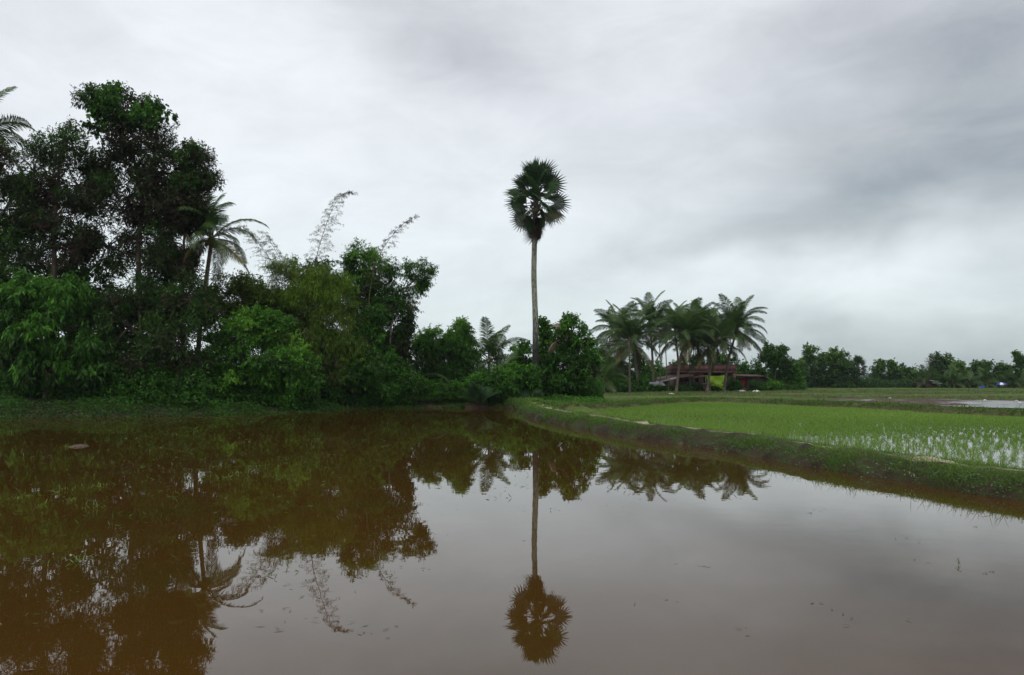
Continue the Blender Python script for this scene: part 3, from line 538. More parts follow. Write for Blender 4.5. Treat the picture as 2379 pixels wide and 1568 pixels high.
def pm_bark():
    m, N, K = newmat('fan_palm_bark'); tcn = N.new('ShaderNodeTexCoord'); se = N.new('ShaderNodeSeparateXYZ'); K.new(tcn.outputs['Object'], se.inputs[0])
    n = N.new('ShaderNodeTexNoise'); n.inputs['Scale'].default_value = 5; n.inputs['Detail'].default_value = 6
    mp = N.new('ShaderNodeMapping'); mp.inputs['Scale'].default_value = (1, 1, .5); K.new(tcn.outputs['Object'], mp.inputs[0]); K.new(mp.outputs[0], n.inputs[0])
    # lichen-pale bark in the middle of the stem, blackish below and darker again towards the crown, edges broken up by the noise
    a = N.new('ShaderNodeMath'); a.operation = 'MULTIPLY_ADD'; a.inputs[1].default_value = 5.; K.new(n.outputs[0], a.inputs[0]); K.new(se.outputs[2], a.inputs[2])
    r = ramp(N, [(0, (.018, .015, .013)), (.37, (.022, .018, .016)), (.47, (.12, .12, .10)), (.58, (.24, .25, .19)), (.80, (.22, .22, .17)), (.90, (.10, .09, .075)), (1, (.05, .04, .035))])
    dv = N.new('ShaderNodeMath'); dv.operation = 'DIVIDE'; dv.inputs[1].default_value = 15.2; K.new(a.outputs[0], dv.inputs[0]); K.new(dv.outputs[0], r.inputs[0])
    r2 = ramp(N, [(.40, (.25, .22, .2)), (.52, (1, 1, 1))]); n5 = N.new('ShaderNodeTexNoise'); n5.inputs['Scale'].default_value = 14; n5.inputs['Detail'].default_value = 3
    mp2 = N.new('ShaderNodeMapping'); mp2.inputs['Scale'].default_value = (1, 1, .35); K.new(tcn.outputs['Object'], mp2.inputs[0]); K.new(mp2.outputs[0], n5.inputs[0]); K.new(n5.outputs[0], r2.inputs[0])
    mu = N.new('ShaderNodeMixRGB'); mu.blend_type = 'MULTIPLY'; mu.inputs[0].default_value = .8; K.new(r.outputs[0], mu.inputs[1]); K.new(r2.outputs[0], mu.inputs[2])
    p = N.new('ShaderNodeBsdfPrincipled'); K.new(mu.outputs[0], p.inputs['Base Color']); p.inputs['Roughness'].default_value = .9
    b = N.new('ShaderNodeBump'); b.inputs['Strength'].default_value = .7; b.inputs['Distance'].default_value = .04; K.new(n.outputs[0], b.inputs['Height']); K.new(b.outputs[0], p.inputs['Normal'])
    o = N.new('ShaderNodeOutputMaterial'); K.new(p.outputs[0], o.inputs[0]); return m
def fan_palm(label, Y, pts, cv, sc=1., n=30, r=.17, dead=16, bark=None, group=None):
    base = Wp(pts[0][0], 900, Y); base[2] = float(hgt(base[0], base[1]))-.05
    root = empty('fan_palm', base); tag(root, label, 'palm', group)
    P = resample([base]+[Wp(u, v, Y) for u, v in pts[1:]], .3*sc+.05); tb = MB(); q = np.linspace(0, 1, len(P))
    rr = r*(1.0-.18*q+.5*np.exp(-q*30))*(1+rng.normal(0, .02, len(P))); tb.tube(P, rr, 12); tb.build('trunk', bark or M['palm_bark'], root, loc=base, smooth=True)
    top = Wp(pts[-1][0], cv, Y)-base
    # persistent leaf bases: a shaggy boss under the crown
    bb = MB()
    for k in range(26):
        a = k*2.4; z = -1.1*sc+2.0*sc*k/26; o = top+np.array([cos(a)*.1*sc, sin(a)*.1*sc, z]); bb.tube([o, o+np.array([cos(a)*.3, sin(a)*.3, .28])*sc], [.09*sc, .03*sc], 4, tone=.15)
    bb.build('leaf_bases', M['bark'], root)
    for k in range(n):
        t = k/(n-1); e = 88-136*t**1.12; a = k*2.39996+rng.normal(0, .15); me = FAN[int(rng.integers(0, 4))] if t < .72 else FANOLD[k % 2]
        if t < .12: me = FAN[0]
        o = top+np.array([0, 0, (.45-1.15*t)*sc]); mt = Matrix.Rotation(a, 3, 'Z')@Matrix.Rotation(-R(e+rng.normal(0, 6)), 3, 'Y')@Matrix.Rotation((-1)**k*rng.uniform(.35, 1.45)*min(1, 3*t), 3, 'X')
        place_part('frond', me, root, o, mt.to_euler(), sc*rng.uniform(.88, 1.06))
    for k in range(dead):
        a = k*2.39996+1; mt = Matrix.Rotation(a, 3, 'Z')@Matrix.Rotation(R(62+rng.uniform(0, 26)), 3, 'Y')@Matrix.Rotation(rng.normal(0, .3), 3, 'X')
        place_part('dead_frond', FDEAD[k % 2], root, top+np.array([0, 0, (-.75-.35*(k % 3))*sc]), mt.to_euler(), sc*rng.uniform(.8, 1.05))
    return root
fan_palm('very tall lone fan palm with a pale trunk in the middle of the photo', 52.5, [(1242, 0), (1244, 800), (1244, 740), (1240, 640), (1242, 550), (1246, 440)], 460, 1.07, 34, .20, 9, pm_bark())
fan_palm('far fan palm with a shaggy round head at the right end of the tree row', 128, [(1994, 0), (1994, 880), (1993, 845)], 852, .8, 24, .16, 8)
fan_palm('far thin fan palm with a tiny tilted head above the trees', 150, [(2090, 0), (2092, 890), (2096, 862)], 858, .55, 14, .12, 0)
# young fan palms at ground level
for u, v, Y, sc, n, lab in [(1112, 882, 50.3, .8, 16, 'young pale green fan palm growing on the far bank'), (1238, 905, 50.2, .6, 9, 'small bluish fan palm seedling at the foot of the tall fan palm')]:
    b = Wp(u, v, Y); b[2] = float(hgt(b[0], b[1])); root = empty('young_fan_palm', b); tag(root, lab, 'palm')
    for k in range(n):
        e = rng.uniform(25, 85); mt = Matrix.Rotation(k*2.4, 3, 'Z')@Matrix.Rotation(-R(e), 3, 'Y')@Matrix.Rotation(rng.normal(0, .5), 3, 'X')
        place_part('frond', FAN[k % 2], root, (0, 0, .3*sc), mt.to_euler(), sc*rng.uniform(.7, 1))
# dead hanging fronds caught in the vine tree
for u, v, a, lab in [(1300, 790, 2.9, 'dry brown palm frond hanging in the viny tree'), (1292, 765, 1.2, 'dry upright palm frond stuck in the top of the viny tree')]:
    me = fan_mesh('dry_frond', .3, 1.1, .8, seg=18, span=100, mat='dead_leaf', sag=.7, cup=-.2)
    o = bpy.data.objects.new('dry_frond', me); col.objects.link(o); p = Wp(u, v, 52.6); o.location = Vector(p); o.rotation_euler = (.3, .35 if a > 2 else -1.1, a); o.scale = (.75,)*3 if a > 2 else (.5,)*3
    tag(o, lab, 'palm frond')

# ------------------------------------------------------------------ bamboo plumes
def plume(label, Y, pts, spread, nb, leafn, tone, Ls=.13, group='bamboo culms above the grove', r=.03):
    base = Wp(pts[0][0], 900, Y); base[2] = float(hgt(base[0], base[1]))
    root = empty('bamboo_culm', base); tag(root, label, 'bamboo', group)
    P = resample([base]+[Wp(u, v, Y) for u, v in pts[1:]], .25); tb = MB(); lbm = MB(); n = len(P); tb.tube(P, np.linspace(r*1.3, .010, n), 6, cap=False)
    T = unit(np.gradient(P, axis=0)); i0 = int(n*.55)
    for k in range(nb):
        t = k/nb; q = int(i0+(n-1-i0)*t**.9); a = rng.uniform(0, 6.28) if k % 3 == 0 else (0 if k % 2 else pi)+rng.normal(0, .5)
        o = unit(np.array([cos(a), sin(a)*.8, 0])); ln = spread*(1-.72*t)*rng.uniform(.6, 1.1); S = 7; s = np.linspace(0, 1, S)[:, None]
        ln *= rng.uniform(.55, 1.1); B = P[q]+(o*ln*s)*.8+T[q]*ln*rng.uniform(.3, .75)*s-np.array([0, 0, 1])*ln*rng.uniform(.25, .6)*s**2.3+np.cumsum(rng.normal(0, .02, (S, 3)), axis=0)
        tb.tube(B, np.linspace(.008, .004, S), 3, cap=False)
        m = leafn; qq = rng.uniform(.25, 1, m); pos = np.stack([np.interp(qq, s[:, 0], B[:, c]) for c in range(3)], 1)
        dv = unit(o*.6+rng.normal(0, .5, (m, 3))+np.array([0, 0, -.55]))
        leafq(lbm, pos+rng.normal(0, .035, (m, 3)), dv, rdirs(m), Ls*rng.uniform(.7, 1.2, m), np.full(m, .022), np.clip(tone+rng.normal(0, .15, m), 0, 1))
    tb.build('culm', M['culm'], root, loc=base); lbm.build('foliage', M['bamboo_leaf'], root, loc=base)
plume('tall feathery bamboo plume standing highest above the grove', 49, [(715, 0), (722, 700), (734, 600), (748, 550), (765, 500), (790, 450), (822, 443)], 1.7, 120, 18, .15)
plume('shorter feathery bamboo plume leaning right above the tufted tree', 50, [(850, 0), (858, 680), (872, 610), (900, 560), (935, 520), (972, 498)], 1.1, 80, 18, .15)
plume('leafy pale bamboo plume leaning left beside the coconut palm', 50, [(680, 0), (668, 720), (650, 640), (620, 590), (580, 540), (556, 520)], 1.7, 80, 20, .35)
plume('second pale bamboo plume with tangled leaves over the olive tree', 50, [(700, 0), (690, 720), (672, 650), (650, 600), (628, 560), (610, 535)], 1.4, 70, 20, .45)

# ------------------------------------------------------------------ bushes and trees beyond
FG = 'trees along the far edge of the fields'
far = [
 ('slim_tree', 'slim tree with a round dark crown, right of the shed', 96, [(1802, 0), (1800, 850)], [(1800, 820, 27, 22, .35), (1782, 832, 16, 14, .3), (1820, 838, 16, 14, .3), (1802, 850, 14, 10, .3)], 4200, .30, .16),
 ('bushy_tree', 'bushy tree behind the dark shed', 103, [(1740, 0), (1740, 880)], [(1725, 868, 22, 24, .45), (1755, 862, 26, 24, .4), (1775, 880, 22, 20, .35), (1705, 880, 20, 20, .4)], 5200, .32, .17),
 ('bushy_tree', 'tree with leaves to the ground right of the slim tree', 98, [(1836, 0), (1836, 890)], [(1832, 862, 18, 20, .4), (1820, 882, 22, 22, .35), (1850, 875, 14, 22, .5), (1800, 888, 26, 18, .3)], 5000, .30, .16),
 ('bushy_tree', 'dark tree behind the left palms of the house group', 108, [(1490, 0), (1490, 880)], [(1440, 868, 30, 34, .3), (1480, 850, 26, 30, .3), (1515, 870, 28, 30, .35), (1550, 878, 24, 20, .45), (1400, 850, 22, 34, .35)], 8000, .34, .18),
 ('bushy_tree', 'tree showing behind the roof of the pink house', 112, [(1640, 0), (1640, 870)], [(1610, 842, 30, 20, .35), (1655, 840, 30, 20, .4), (1690, 850, 24, 22, .35), (1575, 855, 22, 16, .35)], 5500, .34, .18),
 ('far_tree', 'tallest rounded tree at the left of the far row', 128, [(1882, 0), (1882, 870)], [(1882, 838, 17, 18, .6), (1875, 862, 20, 22, .45), (1895, 880, 22, 20, .35), (1870, 888, 20, 14, .3)], 4600, .36, .20),
 ('far_tree', 'narrow darker tree second in the far row', 131, [(1908, 0), (1908, 870)], [(1907, 852, 14, 16, .5), (1912, 875, 18, 22, .35)], 2800, .36, .20),
 ('far_tree', 'pointed light topped tree in the middle of the left far row', 128, [(1938, 0), (1938, 870)], [(1936, 842, 13, 15, .65), (1938, 866, 18, 20, .45), (1932, 888, 18, 14, .35)], 3800, .36, .20),
 ('far_tree', 'wide light green tree right of the pointed one', 126, [(1964, 0), (1964, 870)], [(1962, 848, 17, 15, .65), (1960, 872, 22, 20, .45), (1980, 880, 18, 18, .35), (1965, 892, 30, 12, .3)], 4600, .36, .20),
 ('far_tree', 'low bushy tree just right of the near tree clump', 122, [(1852, 0), (1852, 880)], [(1852, 862, 14, 14, .5), (1858, 882, 18, 18, .35)], 2600, .34, .19),
 ('far_tree', 'lone tree with a ragged top left of the thin fan palm', 132, [(2043, 0), (2043, 870)], [(2044, 862, 11, 11, .6), (2036, 870, 10, 8, .45), (2044, 886, 18, 18, .35)], 3000, .36, .20),
 ('far_tree', 'small pale topped tree just left of the thin fan palm', 132, [(2076, 0), (2076, 870)], [(2073, 862, 9, 11, .65), (2078, 874, 12, 10, .5), (2078, 890, 18, 14, .35)], 2800, .36, .20),
 ('far_tree', 'round green tree beneath the thin fan palm', 134, [(2108, 0), (2108, 880)], [(2106, 876, 18, 13, .6), (2110, 892, 24, 14, .4)], 3000, .36, .20),
 ('far_tree', 'high domed tree above the distant shed', 133, [(2185, 0), (2185, 870)], [(2178, 850, 15, 12, .45), (2198, 852, 15, 14, .45), (2188, 872, 26, 20, .38), (2168, 880, 18, 18, .35)], 4600, .36, .20),
 ('far_tree', 'pale green loose tree right of the domed one', 130, [(2222, 0), (2222, 870)], [(2220, 862, 14, 13, .75), (2226, 878, 18, 16, .55), (2210, 890, 22, 14, .4)], 3400, .36, .18),
 ('far_tree', 'flat topped dense tree left of the blue umbrella', 131, [(2280, 0), (2280, 870)], [(2275, 860, 16, 11, .6), (2292, 862, 12, 10, .5), (2283, 878, 20, 18, .35), (2262, 886, 20, 14, .35)], 4200, .36, .20),
 ('far_tree', 'rounded tree behind the blue umbrella', 133, [(2332, 0), (2332, 870)], [(2326, 866, 14, 12, .5), (2342, 870, 14, 13, .5), (2332, 886, 24, 16, .35)], 3600, .36, .20),
 ('far_tree', 'slender tall tree at the right edge of the photo', 126, [(2366, 0), (2366, 880), (2366, 850)], [(2364, 845, 10, 12, .6), (2374, 852, 9, 9, .6), (2366, 868, 9, 12, .4)], 1800, .34, .18),
 ('far_tree', 'dark low tree between the domed tree and the flat topped one', 136, [(2250, 0), (2250, 880)], [(2248, 878, 20, 12, .35), (2240, 892, 26, 12, .3)], 2600, .36, .20),
 ('far_tree', 'low tree filling the right edge beneath the slender one', 130, [(2375, 0), (2375, 885)], [(2372, 884, 16, 14, .4), (2400, 880, 22, 20, .4)], 2600, .36, .20),
 ('far_tree', 'low dark tree left of the distant shed', 133, [(2134, 0), (2134, 885)], [(2132, 882, 16, 10, .4), (2138, 893, 22, 10, .35)], 2300, .36, .20),
]
for nm, lab, Y, tr, lb, n, a, b in far:
    if nm == 'far_tree': lb = [(l[0], l[1]-4-.22*(895-l[1]), l[2]*.95, l[3]*1.12, min(.85, l[4]+.08)) for l in lb]
    tree(nm, lab, Y, tr, lb, n, a, b, .3, 'leaf_far' if nm == 'far_tree' else 'leaf_green', r0=.15, group=FG if nm == 'far_tree' else None, twig=.55, twigr=.02, per=10, puff=.34)
# leafless tree
def bare_tree(label, Y, u, v0, v1):
    b = Wp(u, 900, Y); b[2] = float(hgt(b[0], b[1])); root = empty('bare_tree', b); tag(root, label, 'tree'); tb = MB(); cb = MB()
    top = Wp(u, v1, Y)-b; s = Wp(u, v0, Y)-b; tb.tube([(0, 0, 0), s*.6, s, top], [.14, .1, .07, .02], 6)
    for k in range(22):
        t = rng.uniform(0, 1); o = s+(top-s)*t; a = rng.uniform(0, 6.28); l = (1.5-1.0*t)*rng.uniform(.5, 1); e = o+np.array([cos(a)*l, sin(a)*l*.6, l*.8]); tb.tube([o, (o+e)/2-np.array([0, 0, .1]), e], [.035, .025, .012], 4, cap=False)
        for _ in range(3): tb.tube([e*.7+o*.3, e*.7+o*.3+rng.normal(0, .3, 3)+np.array([0, 0, .25])], [.016, .01], 3, cap=False)
        m = 3; leafq(cb, e+rng.normal(0, .12, (m, 3)), rdirs(m), rdirs(m), np.full(m, .14), np.full(m, .06), .25)
    tb.build('trunk', M['bark'], root); cb.build('crown', M['leaf_far'], root)
bare_tree('nearly leafless far tree left of the domed tree', 128, 2160, 865, 832)
PG = 'low coconut palms by the far edge of the fields'
for u, v, Y, lab in [(2150, 884, 125, 'far coconut palm leaning over the distant shed'), (2215, 888, 124, 'far low coconut palm right of the distant shed'), (2250, 890, 124, 'far low coconut palm beneath the dark low tree'),
                     (2292, 889, 123, 'far low coconut palm left of the blue umbrella'), (2350, 892, 123, 'far low coconut palm right of the blue umbrella'), (2195, 893, 126, 'far low coconut palm directly above the distant shed roof'), (2372, 895, 122, 'far low coconut palm at the right edge')]:
    coconut('coconut_palm', lab, Y, u, v, u+3, .72, 14, group=PG, nuts=False, low=.85, r=.12)
# far off wood on the horizon: one mass
mb = MB(); C = []
for k in range(1500):
    a = rng.uniform(-.25, .75); Y = rng.uniform(430, 620); h = rng.uniform(5, 9.5)*(1+.25*sin(a*40)); C.append((a*Y, Y, .6+h*rng.uniform(.12, .85), h))
C = np.array(C); idx = np.repeat(np.arange(len(C)), 50); n = len(idx); P = C[idx][:, :3]+rdirs(n)*np.stack([C[idx][:, 3]*.33, C[idx][:, 3]*.33, C[idx][:, 3]*.26], 1)*rng.uniform(.3, 1, (n, 1))
P[:, 2] = np.maximum(P[:, 2], .5); leafq(mb, P, rdirs(n), rdirs(n), rng.uniform(.6, 1.1, n), rng.uniform(.35, .6, n), np.clip(.35+rng.normal(0, .15, n), 0, 1))
tag(mb.build('distant_wood', M['leaf_far']), 'far off line of woods fading behind the fields', 'wood', kind='stuff')

# ------------------------------------------------------------------ the pink house and its yard
pink = noisemat('pink_plaster', [(.3, (.085, .04, .036)), (.55, (.135, .066, .062)), (.75, (.21, .13, .12))], .9, bump=.2)
pinkd = noisemat('old_pink_wall', [(.3, (.09, .05, .045)), (.7, (.17, .10, .09))], 1.2, bump=.3)
tin = noisemat('tin_sheet', [(.3, (.20, .20, .20)), (.6, (.34, .34, .34)), (.8, (.22, .14, .10))], 1.6, rough=.5, bump=.1)
rust = noisemat('rusty_sheet', [(.3, (.06, .034, .026)), (.7, (.12, .065, .05))], 2, rough=.7)
woodm = noisemat('weathered_wood', [(.3, (.05, .035, .026)), (.7, (.13, .10, .075))], 4, stretch=(1, 1, .2))
dark = noisemat('dark_interior', [(.3, (.008, .008, .010)), (.7, (.014, .013, .014))], 2)  # near-black painted interior shade; also colours small doors, legs and wires
redm = noisemat('red_paint', [(.3, (.17, .012, .022)), (.7, (.25, .022, .035))], 3)
greyw = noisemat('mud_wall', [(.3, (.055, .045, .036)), (.7, (.11, .09, .075))], 1.5)
limem = leafmat('lime_tarp', [(0, (.26, .46, .012)), (1, (.32, .54, .02))], trans=.3, gloss=.04)
whitem = noisemat('white_sack', [(.3, (.55, .54, .48)), (.7, (.75, .74, .68))], 4)
HY = 96.; kx = HY/FPX
def hx(u): return (u-CX)/FPX*HY/ray(u, 885)[1]
gz = float(hgt(hx(1620), HY))
def hz(v, Y=HY): return Wp(1600, v, Y)[2]
hb = np.array([hx(1620), HY, gz]); H = empty('pink_house', hb); tag(H, 'low pink house with a flat parapet roof among the coconut palms', 'house')
def part(name, f, mat, parent, loc, **k):
    m_ = MB(); f(m_); return m_.build(name, mat, parent, loc=loc, **k)
x0, x1 = hx(1571), hx(1701); DP = 3.6
def walls(m_):
    # front wall in piers round the openings, then sides, back and slab
    ops = [(hx(1574), hx(1582)), (hx(1590), hx(1600)), (hx(1610), hx(1623)), (hx(1634), hx(1676))]; zt = hz(866); xs = x0; sill = [gz+1.0, gz+1.0, gz+.9, gz+.02]; hd = [gz+1.9]*3+[gz+2.1]
    for (a, b), s, h in zip(ops, sill, hd):
        m_.box(((xs+a)/2, HY, (gz+zt)/2), (a-xs, .2, zt-gz)); 
        if s > gz+.1: m_.box(((a+b)/2, HY, (gz+s)/2), (b-a, .2, s-gz))
        m_.box(((a+b)/2, HY, (h+zt)/2), (b-a, .2, zt-h)); xs = b
    m_.box(((xs+x1)/2, HY, (gz+zt)/2), (x1-xs, .2, zt-gz))
    m_.box((x0+.1, HY+.1+DP/2, (gz+zt)/2), (.2, DP, zt-gz)); m_.box((x1-.1, HY+.1+DP/2, (gz+zt)/2), (.2, DP, zt-gz)); m_.box(((x0+x1)/2, HY+DP+.2, (gz+zt)/2), (x1-x0, .2, zt-gz))
part('wall', walls, pinkd, H, hb)
zt = hz(866)
part('roof_slab', lambda m_: m_.box(((x0+x1)/2, HY+DP/2-.1, zt+.08), (x1-x0+.9, DP+1.0, .16)), pink, H, hb)
def par(m_):
    z0, z1 = zt+.16, hz(848.5); m_.box(((x0+x1)/2, HY-.5, (z0+z1)/2), (x1-x0+.7, .14, z1-z0)); m_.box(((x0+x1)/2, HY+DP+.3, (z0+z1)/2), (x1-x0+.7, .14, z1-z0))
    for s, xx in ((-1, x0-.28), (1, x1+.28)): m_.box((xx, HY+DP/2-.1, (z0+z1)/2), (.14, DP+.64, z1-z0))
    m_.box(((x0+x1)/2, HY-.5, z1+.03), (x1-x0+.8, .22, .06)); m_.box(((x0+x1)/2, HY-.5, z0+.02), (x1-x0+.8, .2, .06))
    for k in range(9): m_.box((x0+(x1-x0)*(k+.5)/9, HY-.58, (z0+z1)/2), (.10, .04, z1-z0-.12))
part('parapet', par, pink, H, hb)
part('interior_shade_panel', lambda m_: m_.box(((x0+x1)/2, HY+1.6, (gz+zt)/2), (x1-x0-.5, .1, zt-gz-.05)), dark, H, hb)  # flat near-black panel, paints the unlit interior behind the openings
def leanto(m_):
    a, b = hx(1516), hx(1600); m_.slab([(a, HY-3.0, hz(884, HY-3)), (b, HY-3.0, hz(873, HY-3)), (b, HY-.12, hz(866)), (a+.5, HY-.12, hz(876))], .05)
part('lean_to_roof', leanto, rust, H, hb)
part('lean_to_roof', lambda m_: m_.slab([(hx(1514), HY-3.4, hz(888.5, HY-3)), (hx(1563), HY-3.4, hz(878, HY-3)), (hx(1563), HY-2.7, hz(875.5, HY-3)), (hx(1514), HY-2.7, hz(884.5, HY-3))], .05), tin, H, hb)
part('lean_to_roof', lambda m_: m_.slab([(hx(1588), HY-2.2, hz(880.5, HY-2)), (hx(1634), HY-2.2, hz(873.5, HY-2)), (hx(1634), HY-.12, hz(870)), (hx(1588), HY-.12, hz(876))], .05), rust, H, hb)
for u in (1520, 1543, 1562, 1605, 1632): part('post', lambda m_: m_.tube([(hx(u), HY-2.6 if u < 1600 else HY-2, gz-.1), (hx(u), HY-2.6 if u < 1600 else HY-2, hz(884 if u < 1590 else 876, HY-2.5))], .06, 6), woodm, H, hb)
part('lean_to_wall', lambda m_: (m_.box(((hx(1541)+hx(1552))/2, HY-.9, gz+.6), (hx(1552)-hx(1541), .1, 1.2)), m_.box((hx(1580), HY-1.6, gz+.35), (2.1, .12, .7))), greyw, H, hb)
for a, b, s, h in [(1574, 1582, 1.0, 1.9), (1590, 1600, 1.0, 1.9), (1610, 1623, .9, 1.9)]:
    xa, xb = hx(a), hx(b)
    def win(m_):
        for xx in (xa+.03, xb-.03, (xa+xb)/2): m_.box((xx, HY-.12, gz+(s+h)/2), (.05, .05, h-s))
        m_.box(((xa+xb)/2, HY-.12, gz+s+.03), (xb-xa, .05, .05)); m_.box(((xa+xb)/2, HY-.12, gz+h-.03), (xb-xa, .05, .05))
        for q in range(3): m_.box(((xa+xb)/2, HY-.11, gz+s+(h-s)*(q+1)/4), (xb-xa, .02, .02))
    part('window', win, woodm, H, hb)
part('door', lambda m_: m_.box((hx(1694), HY-.13, gz+1.0), (.8, .05, 1.9)), rust, H, hb)
part('pillar', lambda m_: m_.box((hx(1700), HY-1.2, (gz+hz(868))/2), (.22, .22, hz(868)-gz)), pink, H, hb)
# lime green tarp hung across the porch
tb = MB(); nx_, nz_ = 28, 22; U, Vv = np.meshgrid(np.linspace(0, 1, nx_), np.linspace(0, 1, nz_)); ta, tb_ = hx(1633), hx(1679)
xx = ta+(tb_-ta)*U+.10*np.sin(Vv*6)*(U-.5)-(Vv < .0)*0; zz = hz(871.5)-(hz(871.5)-hz(903.5))*Vv*(1-.12*(1-U)*(Vv > .6))-.10*np.sin(U*pi)*(1-Vv)
yy = HY-1.3+.07*np.sin((U*1.2-Vv*1.6)*5)*(.25+Vv*.8)+.03*np.sin((U+Vv*.6)*9+2*Vv)+.02*np.sin(U*15+3*Vv)
ii = np.arange(nz_-1)[:, None]*nx_; jj = np.arange(nx_-1)[None]
tb.add(np.stack([xx, yy, zz], -1).reshape(-1, 3), np.stack([ii+jj, ii+nx_+jj, ii+nx_+jj+1, ii+jj+1], -1).reshape(-1, 4), .5)
tag(tb.build('tarp', limem, smooth=True), 'lime green tarp hanging across the porch of the pink house', 'tarp')
# dark shed to the right, with a red door
SY = 97.; sb = np.array([hx(1747), SY, gz]); S_ = empty('shed', sb); tag(S_, 'low dark shed with a red door right of the pink house', 'shed')
def shw(m_):
    za, zb = gz+1.5, gz+1.35; m_.box(((hx(1739)+hx(1790))/2, SY, gz+.7), (hx(1790)-hx(1739), .15, 1.42)); m_.box((hx(1790), SY+1.6, gz+.7), (.15, 3.2, 1.4)); m_.box((hx(1706), SY+1.6, gz+.75), (.12, 3.2, 1.45)); m_.box((hx(1748), SY+3.2, gz+.75), (hx(1790)-hx(1706), .12, 1.5))
part('wall', shw, greyw, S_, sb)
part('roof', lambda m_: m_.slab([(hx(1700), SY-.7, gz+1.72), (hx(1782), SY-.7, gz+1.66), (hx(1782), SY+3.5, gz+1.9), (hx(1700), SY+3.5, gz+1.95)], .07), rust, S_, sb)
part('roof', lambda m_: m_.slab([(hx(1782)+.01, SY-.7, gz+1.62), (hx(1797), SY-.7, gz+1.25), (hx(1797), SY+3.3, gz+1.25), (hx(1782)+.01, SY+3.3, gz+1.62)], .05), tin, S_, sb)
part('door', lambda m_: (m_.box((hx(1731), SY-.05, gz+.78), (hx(1737)-hx(1725), .06, 1.4)), m_.box((hx(1731), SY-.09, gz+.78), (.04, .03, 1.4))), redm, S_, sb)
part('post', lambda m_: m_.box((hx(1715), SY-.5, gz+.8), (.08, .08, 1.62)), woodm, S_, sb)
part('doorstep', lambda m_: m_.box((hx(1731), SY-.5, gz+.09), (1.1, .6, .18)), pinkd, S_, sb)
# small tin roofed coop
cb_ = np.array([hx(1517)*.94, 90, float(hgt(hx(1517)*.94, 90))]); K_ = empty('coop', cb_); tag(K_, 'small open coop with a grey tin roof left of the pink house', 'shed')
def cx_(u): return (u-CX)/FPX*90/ray(u, 885)[1]
zc = lambda v: Wp(1517, v, 90)[2]
part('roof', lambda m_: (m_.slab([(cx_(1501), 89.2, zc(895.5)), (cx_(1544), 89.2, zc(895)), (cx_(1541), 90.8, zc(887)), (cx_(1491), 90.8, zc(887.5))], .05)), tin, K_, cb_)
for u in (1500, 1515, 1530, 1542): part('post', lambda m_: m_.box((cx_(u), 89.6, (cb_[2]+zc(895))/2), (.07, .07, zc(894)-cb_[2])), woodm, K_, cb_)
part('fence_panel', lambda m_: m_.box((cx_(1520), 90.3, cb_[2]+.3), (2.0, .05, .6)), woodm, K_, cb_)
# brick stove hut beside the tarp
bb_ = np.array([hx(1643)*.93, 89.5, float(hgt(hx(1643)*.93, 89.5))]); Q_ = empty('brick_hutch', bb_); tag(Q_, 'waist high brown hutch with a sloping lid before the green tarp', 'hutch')
part('body', lambda m_: m_.box((bb_[0], bb_[1], bb_[2]+.35), (.75, .6, .7)), pinkd, Q_, bb_)
part('roof', lambda m_: m_.slab([(bb_[0]-.5, bb_[1]-.4, bb_[2]+.72), (bb_[0]+.5, bb_[1]-.4, bb_[2]+.76), (bb_[0]+.5, bb_[1]+.4, bb_[2]+.95), (bb_[0]-.5, bb_[1]+.4, bb_[2]+.92)], .04), woodm, Q_, bb_)
part('door', lambda m_: m_.box((bb_[0]+.08, bb_[1]-.32, bb_[2]+.3), (.3, .03, .5)), dark, Q_, bb_)
# pale poles in the yard
for u, v, Y, lab in [(1533, 872, 88, 'pale bamboo pole standing before the tin coop'), (1431 + 122-1, 878, 89, 'thin pole leaning at the left corner of the house')]:
    b = Wp(u, 900, Y); b[2] = float(hgt(b[0], b[1]))-.1; t = Wp(u+(0 if u < 1540 else 3), v, Y); m_ = MB(); m_.tube([b, (b+t)/2, t], [.06, .05, .04], 6); tag(m_.build('pole', M['bark_pale'], loc=b), lab, 'pole')
# yard shrubs
for u, v, ru, rv, Y, tn, lab in [(1705, 893, 22, 13, 92, .4, 'dark shrub in front of the right corner of the pink house'), (1656, 903, 12, 4, 91, .35, 'dark low shrub under the green tarp'), (1612, 899, 20, 8, 91, .35, 'dark shrub before the middle of the pink house'),
                                 (1760, 897, 20, 11, 93, .4, 'green shrub against the shed wall'), (1800, 898, 20, 11, 93, .62, 'yellow green shrub right of the shed'), (1590, 904, 22, 5, 90, .5, 'low weedy shrub at the foot of the house'), (1520, 902, 22, 6, 87, .4, 'low shrub in front of the tin coop'),
                                 (1470, 900, 34, 10, 88, .35, 'wide low shrub under the left coconut palms'), (1425, 898, 30, 13, 84, .4, 'low shrub beside the young coconut palm'), (1560, 903, 14, 6, 90, .4, 'small low shrub by the left wall of the house')]:
    tree('yard_shrub', lab, Y, [(u, 0), (u, v)], [(u-ru*.4, v, ru*.6, rv, tn), (u+ru*.4, v+1, ru*.6, rv*.9, tn)], 1800, .20, .11, .3, 'leaf_green', r0=.03, cat='shrub', group='shrubs in the yard of the pink house', stems=2, twig=.25, per=10)
